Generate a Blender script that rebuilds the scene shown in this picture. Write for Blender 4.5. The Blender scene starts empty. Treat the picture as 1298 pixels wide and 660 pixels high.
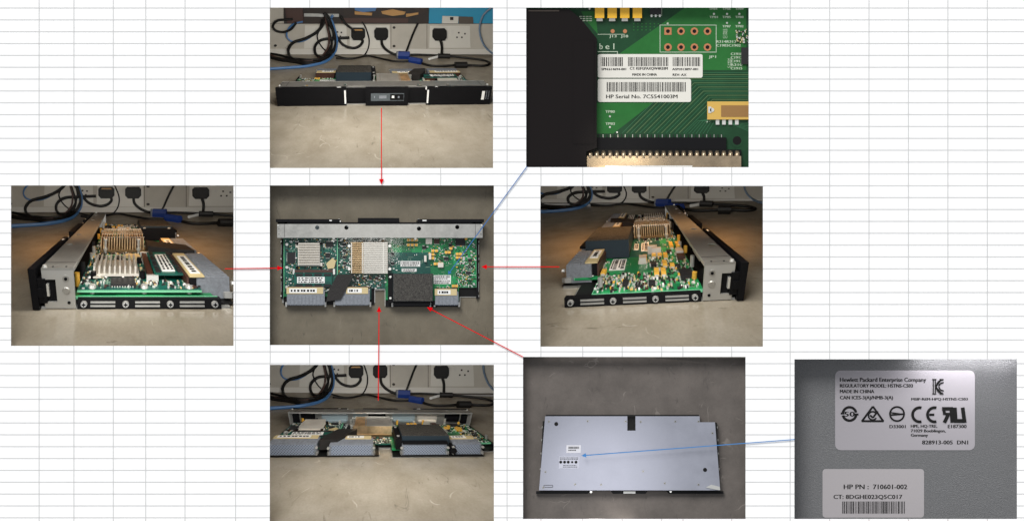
import bpy, bmesh, math, random
from mathutils import Vector, Matrix
R = math.radians
S = 0.01                                   # one unit of the layout = 1 cm of the page
sc = bpy.context.scene
COL = sc.collection

# ------------------------------------------------------------------ camera, world, light
cam = bpy.data.objects.new('camera', bpy.data.cameras.new('camera')); COL.objects.link(cam)
cam.location = (0, -18, 0); cam.rotation_euler = (R(90), 0, 0)
cam.data.type = 'ORTHO'; cam.data.ortho_scale = 12.98; cam.data.clip_end = 200
sc.camera = cam
w = bpy.data.worlds.new("World"); sc.world = w; w.use_nodes = True
w.node_tree.nodes['Background'].inputs[0].default_value = (0.93, 0.96, 1.0, 1)
w.node_tree.nodes['Background'].inputs[1].default_value = 0.6
sun = bpy.data.objects.new('front_light', bpy.data.lights.new('front_light', 'SUN')); COL.objects.link(sun)
sun.data.energy = 2.55; sun.data.angle = R(26); sun.data.color = (1, .985, .96)
sun.rotation_euler = (R(56), 0, R(-14))
sc.view_settings.view_transform = 'Standard'; sc.view_settings.look = 'None'
sc.view_settings.exposure = 0; sc.view_settings.gamma = 1

def lamp(name, loc, target, energy, size, size_y, col=(1, .96, .9)):
    l = bpy.data.lights.new(name, 'AREA'); l.shape = 'RECTANGLE'; l.size = size; l.size_y = size_y
    l.energy = energy; l.color = col
    o = bpy.data.objects.new(name, l); COL.objects.link(o); o.location = loc
    o.rotation_euler = (Vector(target) - Vector(loc)).to_track_quat('-Z', 'Y').to_euler()
    return o

def flash(px, py, energy, radius, col=(1, .97, .92), blend=1.0):   # front spot for one panel: camera flash, and added fill on bench sets
    l = bpy.data.lights.new('flash', 'SPOT'); l.energy = energy; l.color = col; l.spot_blend = blend; l.shadow_soft_size = .35
    l.spot_size = 2 * math.atan(radius * S / 20); o = bpy.data.objects.new('flash', l); COL.objects.link(o)
    o.location = ((px - 649) * S, -20, (330 - py) * S); o.rotation_euler = (R(90), 0, 0); return o

def pw(px, py, dep=0.0):                    # page coordinates (x right, y down, depth behind the page) -> world
    return Vector(((px - 649) * S, dep * S, (330 - py) * S))

# ------------------------------------------------------------------ materials
MATS = {}
def N(nt, t, **k):
    n = nt.nodes.new(t)
    for a, b in k.items(): setattr(n, a, b)
    return n
def mat(name, col, rough=.5, metal=0., var=0.0, vscale=.08, bump=0.0, bscale=.5, col2=None, spec=.5, coat=0., kind=None, aniso=1.):
    if name in MATS: return MATS[name]
    m = bpy.data.materials.new(name); m.use_nodes = True; nt = m.node_tree; L = nt.links
    b = nt.nodes['Principled BSDF']
    b.inputs['Base Color'].default_value = (*col, 1); b.inputs['Roughness'].default_value = rough
    b.inputs['Metallic'].default_value = metal; b.inputs['Specular IOR Level'].default_value = spec
    b.inputs['Coat Weight'].default_value = coat
    at = N(nt, 'ShaderNodeAttribute', attribute_name='bc')
    vec = at.outputs['Vector']
    if var or col2:
        n = N(nt, 'ShaderNodeTexNoise'); n.inputs['Scale'].default_value = vscale; n.inputs['Detail'].default_value = 6
        n.inputs['Roughness'].default_value = .62
        if aniso != 1.:
            mp = N(nt, 'ShaderNodeMapping'); mp.inputs['Scale'].default_value = (1, aniso, 1)
            L.new(vec, mp.inputs[0]); L.new(mp.outputs[0], n.inputs['Vector'])
        else: L.new(vec, n.inputs['Vector'])
        r = N(nt, 'ShaderNodeValToRGB'); r.color_ramp.elements[0].position = .32; r.color_ramp.elements[1].position = .68
        c2 = col2 or tuple(min(1, c * (1 + var)) for c in col); c1 = col if col2 else tuple(c * (1 - var) for c in col)
        r.color_ramp.elements[0].color = (*c1, 1); r.color_ramp.elements[1].color = (*c2, 1)
        L.new(n.outputs[0], r.inputs[0]); L.new(r.outputs[0], b.inputs['Base Color'])
        mr = N(nt, 'ShaderNodeMapRange'); mr.inputs['To Min'].default_value = max(.02, rough - .08); mr.inputs['To Max'].default_value = min(1, rough + .1)
        L.new(n.outputs[0], mr.inputs[0]); L.new(mr.outputs[0], b.inputs['Roughness'])
    if bump:
        n2 = N(nt, 'ShaderNodeTexNoise'); n2.inputs['Scale'].default_value = bscale; n2.inputs['Detail'].default_value = 3
        L.new(vec, n2.inputs['Vector'])
        bp = N(nt, 'ShaderNodeBump'); bp.inputs['Strength'].default_value = bump; bp.inputs['Distance'].default_value = .02
        L.new(n2.outputs[0], bp.inputs['Height']); L.new(bp.outputs[0], b.inputs['Normal'])
    MATS[name] = m
    return m

def bench_mat(name, c1, c2, scr, rough, spec=.5):
    m = mat(name, c1, rough, 0, col2=c2, vscale=.035, spec=spec)
    nt = m.node_tree; L = nt.links; b = nt.nodes['Principled BSDF']
    base = b.inputs['Base Color'].links[0].from_socket
    at = N(nt, 'ShaderNodeAttribute', attribute_name='bc')
    # dark scuffs and pale scratches worn into the top
    n = N(nt, 'ShaderNodeTexNoise'); n.inputs['Scale'].default_value = .09; n.inputs['Detail'].default_value = 9; n.inputs['Roughness'].default_value = .7
    n.inputs['Distortion'].default_value = 1.4
    mp = N(nt, 'ShaderNodeMapping'); mp.inputs['Rotation'].default_value = (0, 0, .7); mp.inputs['Scale'].default_value = (1, .35, 1)
    L.new(at.outputs['Vector'], mp.inputs[0]); L.new(mp.outputs[0], n.inputs['Vector'])
    r = N(nt, 'ShaderNodeValToRGB'); r.color_ramp.elements[0].position = .60; r.color_ramp.elements[1].position = .70
    L.new(n.outputs[0], r.inputs[0])
    mx = N(nt, 'ShaderNodeMixRGB'); L.new(r.outputs[0], mx.inputs[0]); L.new(base, mx.inputs[1])
    mx.inputs[2].default_value = (*[c * .72 for c in c1], 1)
    v = N(nt, 'ShaderNodeTexVoronoi', feature='DISTANCE_TO_EDGE'); v.inputs['Scale'].default_value = .022
    n3 = N(nt, 'ShaderNodeTexNoise'); n3.inputs['Scale'].default_value = .03
    L.new(at.outputs['Vector'], n3.inputs['Vector'])
    mv = N(nt, 'ShaderNodeMixRGB', blend_type='ADD'); mv.inputs[0].default_value = 1
    sc3 = N(nt, 'ShaderNodeVectorMath', operation='SCALE'); sc3.inputs['Scale'].default_value = 40
    L.new(n3.outputs['Color'], sc3.inputs[0]); L.new(at.outputs['Vector'], mv.inputs[1]); L.new(sc3.outputs[0], mv.inputs[2])
    L.new(mv.outputs[0], v.inputs['Vector'])
    r3 = N(nt, 'ShaderNodeValToRGB'); r3.color_ramp.elements[0].position = .004; r3.color_ramp.elements[1].position = .012
    r3.color_ramp.elements[0].color = (1, 1, 1, 1); r3.color_ramp.elements[1].color = (0, 0, 0, 1)
    L.new(v.outputs['Distance'], r3.inputs[0])
    n4 = N(nt, 'ShaderNodeTexNoise'); n4.inputs['Scale'].default_value = .05; L.new(at.outputs['Vector'], n4.inputs['Vector'])
    r4 = N(nt, 'ShaderNodeValToRGB'); r4.color_ramp.elements[0].position = .58; r4.color_ramp.elements[1].position = .66
    L.new(n4.outputs[0], r4.inputs[0])
    ml = N(nt, 'ShaderNodeMath', operation='MULTIPLY'); L.new(r3.outputs[0], ml.inputs[0]); L.new(r4.outputs[0], ml.inputs[1])
    ml2 = N(nt, 'ShaderNodeMath', operation='MULTIPLY'); L.new(ml.outputs[0], ml2.inputs[0]); ml2.inputs[1].default_value = .22
    mx2 = N(nt, 'ShaderNodeMixRGB'); L.new(ml2.outputs[0], mx2.inputs[0]); L.new(mx.outputs[0], mx2.inputs[1]); mx2.inputs[2].default_value = (*scr, 1)
    # fine speckle of the laminate
    n5 = N(nt, 'ShaderNodeTexNoise'); n5.inputs['Scale'].default_value = .6; n5.inputs['Detail'].default_value = 4; L.new(at.outputs['Vector'], n5.inputs['Vector'])
    mr = N(nt, 'ShaderNodeMapRange'); mr.inputs['From Min'].default_value = .3; mr.inputs['From Max'].default_value = .7
    mr.inputs['To Min'].default_value = .94; mr.inputs['To Max'].default_value = 1.05
    L.new(n5.outputs[0], mr.inputs[0])
    mx3 = N(nt, 'ShaderNodeMixRGB', blend_type='MULTIPLY'); mx3.inputs[0].default_value = 1
    L.new(mx2.outputs[0], mx3.inputs[1]); L.new(mr.outputs[0], mx3.inputs[2]); L.new(mx3.outputs[0], b.inputs['Base Color'])
    return m

def pcb_mat(name, dark, light, scale=1.0, rough=.32):
    m = mat(name, dark, rough, 0, coat=.04, spec=.35); nt = m.node_tree; L = nt.links; b = nt.nodes['Principled BSDF']
    at = N(nt, 'ShaderNodeAttribute', attribute_name='bc')
    v = N(nt, 'ShaderNodeTexVoronoi', distance='CHEBYCHEV'); v.inputs['Scale'].default_value = .075 / scale
    L.new(at.outputs['Vector'], v.inputs['Vector'])
    r = N(nt, 'ShaderNodeValToRGB'); r.color_ramp.interpolation = 'CONSTANT'
    r.color_ramp.elements[0].color = (*dark, 1); r.color_ramp.elements[1].position = .55; r.color_ramp.elements[1].color = (*light, 1)
    L.new(v.outputs['Color'], r.inputs[0])
    wv = N(nt, 'ShaderNodeTexWave', wave_type='BANDS', bands_direction='DIAGONAL'); wv.inputs['Scale'].default_value = .45 / scale; wv.inputs['Distortion'].default_value = 1.5
    L.new(at.outputs['Vector'], wv.inputs['Vector'])
    r2 = N(nt, 'ShaderNodeValToRGB'); r2.color_ramp.elements[0].position = .72; r2.color_ramp.elements[1].position = .85
    L.new(wv.outputs[0], r2.inputs[0])
    mx = N(nt, 'ShaderNodeMixRGB', blend_type='MIX')
    ml = N(nt, 'ShaderNodeMath', operation='MULTIPLY'); ml.inputs[1].default_value = .45; L.new(r2.outputs[0], ml.inputs[0])
    L.new(ml.outputs[0], mx.inputs[0]); L.new(r.outputs[0], mx.inputs[1]); mx.inputs[2].default_value = (light[0] * 2 + .01, light[1] * 1.5, light[2] * 1.8, 1)
    L.new(mx.outputs[0], b.inputs['Base Color'])
    return m

def dots_mat(name, base, dot, step):
    m = mat(name, base, .5); nt = m.node_tree; L = nt.links; b = nt.nodes['Principled BSDF']
    at = N(nt, 'ShaderNodeAttribute', attribute_name='bc')
    sx = N(nt, 'ShaderNodeSeparateXYZ'); L.new(at.outputs['Vector'], sx.inputs[0])
    def sn(o, st):
        a = N(nt, 'ShaderNodeMath', operation='MULTIPLY'); a.inputs[1].default_value = 2 * math.pi / st; L.new(o, a.inputs[0])
        c = N(nt, 'ShaderNodeMath', operation='SINE'); L.new(a.outputs[0], c.inputs[0]); return c.outputs[0]
    ad = N(nt, 'ShaderNodeMath', operation='ADD'); L.new(sx.outputs[1], ad.inputs[0]); L.new(sx.outputs[2], ad.inputs[1])
    p = N(nt, 'ShaderNodeMath', operation='MULTIPLY'); L.new(sn(sx.outputs[0], step), p.inputs[0]); L.new(sn(ad.outputs[0], step * 1.1), p.inputs[1])
    r = N(nt, 'ShaderNodeValToRGB'); r.color_ramp.elements[0].position = .25; r.color_ramp.elements[1].position = .5
    r.color_ramp.elements[0].color = (*base, 1); r.color_ramp.elements[1].color = (*dot, 1)
    L.new(p.outputs[0], r.inputs[0]); L.new(r.outputs[0], b.inputs['Base Color'])
    return m

page_white = mat('page_white', (.86, .86, .86), .9, spec=.1)
grid_grey = mat('grid_grey', (.56, .56, .56), .9, spec=.1)
red_ink = mat('red_line', (.62, .002, .006), .9, spec=0)
blue_ink = mat('blue_line', (.045, .14, .36), .9, spec=0)
bluel_ink = mat('light_blue_line', (.06, .20, .46), .9, spec=0)
bench_a = bench_mat('worn_bench_laminate', (.205, .178, .135), (.275, .246, .196), (.62, .58, .50), .22)
bench_b = bench_mat('worn_bench_top_seen_from_above', (.108, .090, .060), (.155, .132, .092), (.25, .22, .17), .5)
bench_c = bench_mat('grey_brown_bench_top', (.072, .060, .052), (.110, .093, .082), (.40, .36, .32), .5)
steel = mat('zinc_steel', (.40, .395, .37), .34, .75, var=.10, vscale=.15)
steel_b = mat('zinc_steel_bright', (.50, .50, .48), .33, .65)
plate_b = mat('bluish_zinc_plate', (.28, .29, .34), .36, .6, var=.06, vscale=.03, bump=.05, bscale=1.2)
black = mat('black_plastic', (.005, .005, .006), .42, spec=.12)
blackrough = mat('textured_black_cover', (.012, .011, .011), .55, spec=.2, col2=(.085, .08, .07), vscale=.7, bump=.3, bscale=.9)
film = mat('black_film', (.007, .007, .007), .35, spec=.15)
wedge_m = mat('dark_satin_cover', (.020, .018, .017), .45, spec=.25, bump=.2, bscale=.8)
slate = mat('slate_cover_side', (.022, .034, .045), .4, spec=.2)
green = pcb_mat('green_board', (.004, .11, .038), (.012, .23, .070))
green_d = pcb_mat('dark_green_board', (.003, .055, .042), (.005, .085, .060))
green_e = mat('board_edge', (.16, .50, .28), .5)
alum = mat('aluminium_fins', (.66, .62, .55), .4, .5)
gold = mat('nickel_fins_warm_reflection', (.74, .54, .31), .30, .85, var=.22, vscale=.12)  # nickel tinted gold: warm reflection is painted into the colour
fin_glare = mat('nickel_tops_glare', (.60, .58, .53), .30, .7, var=.15, vscale=.06)  # paler copy: glare on the fin tops is painted in
fin_gap = mat('nickel_base_gap_shade', (.20, .13, .06), .4, .6)  # darkened copy: shade between the fins is painted in
conn = mat('grey_blue_connector', (.175, .19, .215), .55, var=.2, vscale=.5)
conn_r = dots_mat('connector_sockets', (.20, .235, .30), (.055, .065, .085), 2.9)
cream = mat('cream_strip', (.52, .42, .22), .6)
white = mat('white_label', (.74, .74, .72), .55, spec=.3)
ink = mat('black_ink', (.008, .008, .008), .7, spec=.1)
tan = mat('amber_capacitor', (.75, .42, .06), .4)
silver = mat('solder', (.70, .70, .66), .3, .6)
chip = mat('chip_black', (.022, .022, .023), .4, spec=.2)
brown = mat('brown_bar', (.05, .017, .010), .5)
copper = mat('copper_pad', (.50, .20, .09), .35, .4)
trunk_m = mat('putty_trunking', (.46, .43, .37), .5, var=.07, vscale=.02)
trunk_l = mat('pale_trunking_ledge', (.60, .58, .53), .5)
sock = mat('white_socket_plate', (.62, .60, .54), .4)
cab_k = mat('black_cable', (.009, .008, .007), .4, spec=.2)
cab_b = mat('blue_cable', (.055, .16, .36), .4)
cab_w = mat('grey_blue_cable', (.14, .20, .28), .4)
vga = mat('blue_connector', (.010, .035, .19), .5, spec=.2)
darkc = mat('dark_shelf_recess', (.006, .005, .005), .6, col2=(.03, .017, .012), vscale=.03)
woodg = mat('golden_hose', (.45, .24, .07), .45)
crate = mat('blue_crate', (.008, .27, .46), .5)
bounce_b = mat('warm_bounce_brown', (.20, .105, .045), .6, var=.2, vscale=.02, aniso=.1)  # brown of the added lid, chosen for its warm reflection
boxgrey = mat('box_side', (.10, .085, .07), .8)
lens = mat('display_window', (.075, .09, .10), .2)
red_dot = mat('red_pad', (.5, .08, .06), .5)

# ------------------------------------------------------------------ mesh builder
def font_mesh(s, size):
    key = (s,)
    cu = bpy.data.curves.new('t', 'FONT'); cu.body = s; cu.size = 1; cu.resolution_u = 2
    o = bpy.data.objects.new('t', cu); COL.objects.link(o)
    dg = bpy.context.evaluated_depsgraph_get(); me = bpy.data.meshes.new_from_object(o.evaluated_get(dg))
    vs = [v.co.copy() for v in me.vertices]; fs = [tuple(p.vertices) for p in me.polygons]
    bpy.data.objects.remove(o); bpy.data.curves.remove(cu); bpy.data.meshes.remove(me)
    return vs, fs

class MB:
    DZ = 0.0; LAT = False
    def __init__(s, *m): s.v = []; s.f = []; s.mi = []; s.mats = list(m); s.cur = 0; s.xf = lambda p: p
    def place(s, p):                          # module parts: lower the stack, widen what lies low (measured from above)
        if MB.DZ: p.z += MB.DZ
        if MB.LAT: k = 1 + (24 - p.z) * .0018; p.x *= k; p.y = -(52 + (-p.y - 52) * k)
        return p
    def m(s, mt):
        if mt not in s.mats: s.mats.append(mt)
        s.cur = s.mats.index(mt); return s
    def add(s, vs, fs):
        b = len(s.v); s.v += [s.place(Vector(p)) for p in vs]
        for f in fs: s.f.append(tuple(b + i for i in f)); s.mi.append(s.cur)
        return s
    def box(s, x0, x1, y0, y1, z0, z1, seg=(1, 1)):
        if x0 > x1: x0, x1 = x1, x0
        if y0 > y1: y0, y1 = y1, y0
        if z0 > z1: z0, z1 = z1, z0
        nx, ny = seg
        if nx == 1 and ny == 1:
            return s.add([(x, y, z) for z in (z0, z1) for y in (y0, y1) for x in (x0, x1)],
                         [(0, 2, 3, 1), (4, 5, 7, 6), (0, 1, 5, 4), (1, 3, 7, 5), (3, 2, 6, 7), (2, 0, 4, 6)])
        g = [(x0 + (x1 - x0) * i / nx, y0 + (y1 - y0) * j / ny) for j in range(ny + 1) for i in range(nx + 1)]
        vs = [(x, y, z0) for x, y in g] + [(x, y, z1) for x, y in g]; n = len(g); fs = []
        I = lambda i, j: j * (nx + 1) + i
        for j in range(ny):
            for i in range(nx):
                a, b, c, d = I(i, j), I(i + 1, j), I(i + 1, j + 1), I(i, j + 1)
                fs += [(a, d, c, b), (n + a, n + b, n + c, n + d)]
        for i in range(nx):
            a, b = I(i, 0), I(i + 1, 0); fs.append((a, b, n + b, n + a))
            a, b = I(i, ny), I(i + 1, ny); fs.append((b, a, n + a, n + b))
        for j in range(ny):
            a, b = I(0, j), I(0, j + 1); fs.append((b, a, n + a, n + b))
            a, b = I(nx, j), I(nx, j + 1); fs.append((a, b, n + b, n + a))
        return s.add(vs, fs)
    def prism(s, poly, z0, z1):               # poly counter-clockwise seen from +z
        n = len(poly)
        a = sum(poly[i][0] * poly[(i + 1) % n][1] - poly[(i + 1) % n][0] * poly[i][1] for i in range(n))
        if a < 0: poly = poly[::-1]
        return s.add([(x, y, z0) for x, y in poly] + [(x, y, z1) for x, y in poly],
                     [tuple(range(n - 1, -1, -1)), tuple(range(n, 2 * n))] + [(i, (i + 1) % n, n + (i + 1) % n, n + i) for i in range(n)])
    def disc(s, c, r, ax, h, n=12, r2=None):  # cylinder along axis ax ('x','y','z') from c, length h
        r2 = r if r2 is None else r2; vs = []
        for t, rr in ((0, r), (h, r2)):
            for i in range(n):
                a = 2 * math.pi * i / n; u, v = rr * math.cos(a), rr * math.sin(a)
                d = {'x': (t, u, v), 'y': (v, t, u), 'z': (u, v, t)}[ax]
                vs.append((c[0] + d[0], c[1] + d[1], c[2] + d[2]))
        fs = [tuple(range(n - 1, -1, -1)), tuple(range(n, 2 * n))] + [(i, (i + 1) % n, n + (i + 1) % n, n + i) for i in range(n)]
        return s.add(vs, fs)
    def tube(s, pts, rad, n=8, cap=True):
        P = [Vector(p) for p in pts]; k = len(P)
        if not isinstance(rad, (list, tuple)): rad = [rad] * k
        vs = []; up = None
        for i in range(k):
            t = (P[min(i + 1, k - 1)] - P[max(i - 1, 0)]).normalized()
            if up is None: up = Vector((0, 0, 1)) if abs(t.z) < .9 else Vector((1, 0, 0))
            a = t.cross(up).normalized(); up = a.cross(t).normalized()
            for j in range(n):
                q = 2 * math.pi * j / n; vs.append(P[i] + (a * math.cos(q) + up * math.sin(q)) * rad[i])
        fs = [(i * n + j, (i + 1) * n + j, (i + 1) * n + (j + 1) % n, i * n + (j + 1) % n) for i in range(k - 1) for j in range(n)]
        if cap: fs += [tuple(range(n)), tuple((k - 1) * n + j for j in range(n - 1, -1, -1))]
        return s.add(vs, fs)
    def text(s, t, org, du, dv, width, height=None, bold=0):   # du, dv: directions of the line and of its height
        if bold:
            for i, q in enumerate((-bold, 0, bold)): s.text(t, Vector(org) + Vector(du) * q + Vector((0, 0, .03 * i)), du, dv, width, height)
            return s
        vs, fs = font_mesh(t, 1)
        if not vs: return s
        x0 = min(v.x for v in vs); x1 = max(v.x for v in vs)
        kx = width / (x1 - x0); ky = height / .73 if height else kx
        du = Vector(du); dv = Vector(dv); o = Vector(org)
        return s.add([o + du * ((v.x - x0) * kx) + dv * (v.y * ky) for v in vs], fs)

def spline(pts, k=5):
    P = [Vector(p) for p in pts]; out = []
    for i in range(len(P) - 1):
        a, b, c, d = P[max(i - 1, 0)], P[i], P[i + 1], P[min(i + 2, len(P) - 1)]
        for j in range(k):
            t = j / k
            out.append(.5 * ((2 * b) + (c - a) * t + (2 * a - 5 * b + 4 * c - d) * t * t + (3 * b - a - 3 * c + d) * t ** 3))
    return out + [P[-1]]

class Panel:
    """one photograph's little set: camX world -> relief behind its window in the page"""
    def __init__(s, rect, prm=None, Zc=None, flat=None):
        s.rect = rect; s.c = ((rect[0] + rect[2]) / 2, (rect[1] + rect[3]) / 2); s.flat = flat
        if prm:
            f, pos, yaw, pit, roll = prm
            s.f = f; s.pos = Vector(pos); yaw, pit, roll = R(yaw), R(pit), R(roll)
            s.fw = Vector((math.sin(yaw) * math.cos(pit), math.cos(yaw) * math.cos(pit), -math.sin(pit)))
            r = Vector((math.cos(yaw), -math.sin(yaw), 0)); u = r.cross(s.fw)
            s.r = math.cos(roll) * r + math.sin(roll) * u; s.u = -math.sin(roll) * r + math.cos(roll) * u
            s.k = f * Zc; s.Z0 = 1e9
            for px in (rect[0] - 5, rect[2] + 5):
                p = s.floor(px, rect[3] + 5, 0); s.Z0 = min(s.Z0, (p - s.pos).dot(s.fw))
            s.Z0 = 1 / (1 / s.Z0 + 4 / s.k)
    def ray(s, px, py): return (s.fw + s.r * ((px - s.c[0]) / s.f) - s.u * ((py - s.c[1]) / s.f))
    def floor(s, px, py, h=0):
        d = s.ray(px, py); return s.pos + d * ((h - s.pos.z) / d.z)
    def setwall(s, py):
        s.junction = py; p = s.floor(s.c[0], py); n = Vector((-s.r.x, -s.r.y, 0)); n = Vector((s.fw.x, s.fw.y, 0)).normalized()
        s.wn = -n; s.wd = p.dot(s.wn)
    def wall(s, px, py, off=0):
        d = s.ray(px, py); return s.pos + d * ((s.wd + off - s.pos.dot(s.wn)) / d.dot(s.wn))
    def scale_at(s, p): return (p - s.pos).dot(s.fw) / s.f
    def map(s, p):
        if s.flat: return s.flat(p)
        D = p - s.pos; Z = max(D.dot(s.fw), 5)
        return pw(s.c[0] + s.f * D.dot(s.r) / Z, s.c[1] - s.f * D.dot(s.u) / Z, s.k * (1 / s.Z0 - 1 / Z))

def build(mb, name, panel, parent=None, origin=None, bevel=0, smooth=False, label=None):
    me = bpy.data.meshes.new(name)
    verts, faces, mi = mb.v, mb.f, mb.mi
    if bevel:
        bm = bmesh.new(); vv = [bm.verts.new(v) for v in verts]
        for f, m_ in zip(faces, mi):
            try: q = bm.faces.new([vv[i] for i in f]); q.material_index = m_
            except ValueError: pass
        bmesh.ops.bevel(bm, geom=[e for e in bm.edges if len(e.link_faces) == 2 and e.calc_face_angle(0) > .5], offset=bevel, segments=2, affect='EDGES', profile=.6)
        bm.verts.index_update(); verts = [v.co.copy() for v in bm.verts]
        faces = [tuple(v.index for v in f.verts) for f in bm.faces]; mi = [f.material_index for f in bm.faces]; bm.free()
    o = bpy.data.objects.new(name, me); COL.objects.link(o)
    wv = [panel.map(Vector(v)) if panel else Vector(v) for v in verts]
    if parent is not None:
        L = parent.get('_o'); L = Vector(L); o.parent = parent
    else:
        L = Vector(origin) if origin is not None else Vector((sum(v.x for v in wv) / len(wv), max(v.y for v in wv), min(v.z for v in wv)))
        o.location = L
    o['_o'] = tuple(L)
    me.from_pydata([v - L for v in wv], [], faces)
    for mt in mb.mats: me.materials.append(mt)
    me.polygons.foreach_set('material_index', mi)
    if smooth: me.polygons.foreach_set('use_smooth', [True] * len(faces))
    a = me.attributes.new('bc', 'FLOAT_VECTOR', 'POINT')
    a.data.foreach_set('vector', [c for v in verts for c in v])
    me.update()
    if label: o['label'] = label
    return o
def thing(name, label, cat, loc, group=None):
    o = bpy.data.objects.new(name, None); COL.objects.link(o); o.location = loc; o['_o'] = tuple(loc)
    o.empty_display_size = .1
    return tag(o, label, cat, group)
def tag(o, label, cat, group=None):
    o['label'] = label; o['category'] = cat
    if group: o['group'] = group
    return o
def structure(o): o['kind'] = 'structure'; return o

# ------------------------------------------------------------------ panels
PARM = {
 'front': ((342, 10, 625, 213), (351, (20.5, 319.6, 142.6), 182.8, 20.76, .64), 330),
 'left':  ((14, 235, 296, 438), (295, (-243.5, -42.1, 63.9), 90.13, 18.84, .05), 150),
 'right': ((685, 236, 967, 439), (268, (235, -46.6, 67.2), -89.5, 22.66, -2.3), 150),
 'rear':  ((342, 462, 626, 664), (253, (-14.7, -290.9, 100), 3.14, 24.61, 1.08), 230)}
PAN = {k: Panel(r, p, z) for k, (r, p, z) in PARM.items()}
def ovmap(p):
    k = 1 + (24 - p.z) * .0018
    return pw(481.6 + p.x / k, 283.7 + 52 + (-p.y - 52) / k, 30 - p.z)
OV = Panel((342, 235, 626, 437), flat=ovmap)
S7 = .893
UN = Panel((663, 452, 945, 657), flat=lambda p: pw(798.3 + p.x * S7 * (1 + p.y * .00035), 623.5 + p.y * S7, 24 - p.z * S7))
RECTS = [(342, 10, 625, 213), (667, 10, 949, 212), (14, 235, 296, 438), (342, 235, 626, 437), (685, 236, 967, 439),
         (342, 462, 626, 664), (663, 452, 945, 657), (1007, 455, 1289, 657)]

# ------------------------------------------------------------------ the page with its grid
def page():
    mb = MB(page_white)
    xs = sorted({-40, 1340} | {r[0] for r in RECTS} | {r[2] for r in RECTS}); ys = sorted({-40, 700} | {r[1] for r in RECTS} | {r[3] for r in RECTS})
    inside = lambda x, y: any(r[0] < x < r[2] and r[1] < y < r[3] for r in RECTS)
    vid = {}
    def V(x, y, d):
        k = (x, y, d)
        if k not in vid: vid[k] = len(mb.v); mb.v.append(pw(x, y, d))
        return vid[k]
    F = lambda *a: (mb.f.append(a), mb.mi.append(mb.cur))
    for i in range(len(xs) - 1):
        for j in range(len(ys) - 1):
            x0, x1, y0, y1 = xs[i], xs[i + 1], ys[j], ys[j + 1]
            if inside((x0 + x1) / 2, (y0 + y1) / 2): continue
            F(V(x0, y0, 0), V(x0, y1, 0), V(x1, y1, 0), V(x1, y0, 0)); F(V(x0, y0, 2), V(x1, y0, 2), V(x1, y1, 2), V(x0, y1, 2))
            cx, cy = (x0 + x1) / 2, (y0 + y1) / 2
            def out(x, y): return inside(x, y) or not (-40 < x < 1340 and -40 < y < 700)
            if out(x0 - 1, cy): F(V(x0, y0, 0), V(x0, y0, 2), V(x0, y1, 2), V(x0, y1, 0))
            if out(x1 + 1, cy): F(V(x1, y0, 0), V(x1, y1, 0), V(x1, y1, 2), V(x1, y0, 2))
            if out(cx, y0 - 1): F(V(x0, y0, 0), V(x1, y0, 0), V(x1, y0, 2), V(x0, y0, 2))
            if out(cx, y1 + 1): F(V(x0, y1, 0), V(x0, y1, 2), V(x1, y1, 2), V(x1, y1, 0))
    mb.m(grid_grey)
    def cuts(lo, hi, rng): # subtract the windows along a line
        segs = [(lo, hi)]
        for a, b in rng:
            ns = []
            for s0, s1 in segs:
                if b <= s0 or a >= s1: ns.append((s0, s1)); continue
                if a > s0: ns.append((s0, a))
                if b < s1: ns.append((b, s1))
            segs = ns
        return segs
    h = .5
    for k in range(-2, 47):
        y = 10.4 + 15 * k
        for a, b in cuts(-40, 1340, [(r[0], r[2]) for r in RECTS if r[1] - .6 < y < r[3] + .6]):
            mb.f.append(tuple(len(mb.v) + i for i in range(4))); mb.mi.append(1)
            mb.v += [pw(a, y - h, -.4), pw(a, y + h, -.4), pw(b, y + h, -.4), pw(b, y - h, -.4)]
    for x in (49.5, 93.6, 143.5, 184.6, 234.4, 298.5, 342.4, 392.5, 442.5, 558.5, 642.7, 685.6, 738.6, 788.6, 838.6, 865.6, 927.4, 1001.5, 1051.5, 1101.4, 1151.4, 1201.4, 1251.4):
        for a, b in cuts(-40, 700, [(r[1], r[3]) for r in RECTS if r[0] - .6 < x < r[2] + .6]):
            mb.f.append(tuple(len(mb.v) + i for i in range(4))); mb.mi.append(1)
            mb.v += [pw(x - h, a, -.8), pw(x - h, b, -.8), pw(x + h, b, -.8), pw(x + h, a, -.8)]
    o = build(mb, 'spreadsheet_page', None, origin=(0, 0, 0))
    tag(o, 'white spreadsheet page ruled with thin grey cell lines behind all the photographs', 'spreadsheet')
page()

# ------------------------------------------------------------------ arrows and leader lines
def arrow(name, p, q, m, lab, head=7.0, hw=3.0, w=.55, tail_label=None, dep=-3):
    p, q = Vector((*p, 0)), Vector((*q, 0)); d = (q - p).normalized(); n = Vector((-d.y, d.x, 0))
    t = thing(name, lab, 'arrow', pw(q.x, q.y, dep), 'arrows between the photographs')
    e = q - d * (head * .8) if head else q
    def slab(pts, d0, d1, nm):
        mb = MB(m); k = len(pts); a = sum(pts[i].x * pts[(i + 1) % k].y - pts[(i + 1) % k].x * pts[i].y for i in range(k))
        if a > 0: pts = pts[::-1]
        mb.v = [pw(v.x, v.y, d0) for v in pts] + [pw(v.x, v.y, d1) for v in pts]
        mb.f = [tuple(range(k)), tuple(range(2 * k - 1, k - 1, -1))] + [((i + 1) % k, i, k + i, k + (i + 1) % k) for i in range(k)]
        mb.mi = [0] * len(mb.f); build(mb, nm, None, t)
    slab([p + n * w, p - n * w, e - n * w, e + n * w], dep, dep + .6, 'shaft')
    if head: slab([q, q - d * head + n * hw, q - d * head - n * hw], dep - .4, dep + .9, 'arrow_head')
    return t
arrow('red_arrow', (483.5, 137), (483.5, 234), red_ink, 'vertical red arrow pointing down from the top photo to the overhead photo')
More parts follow.
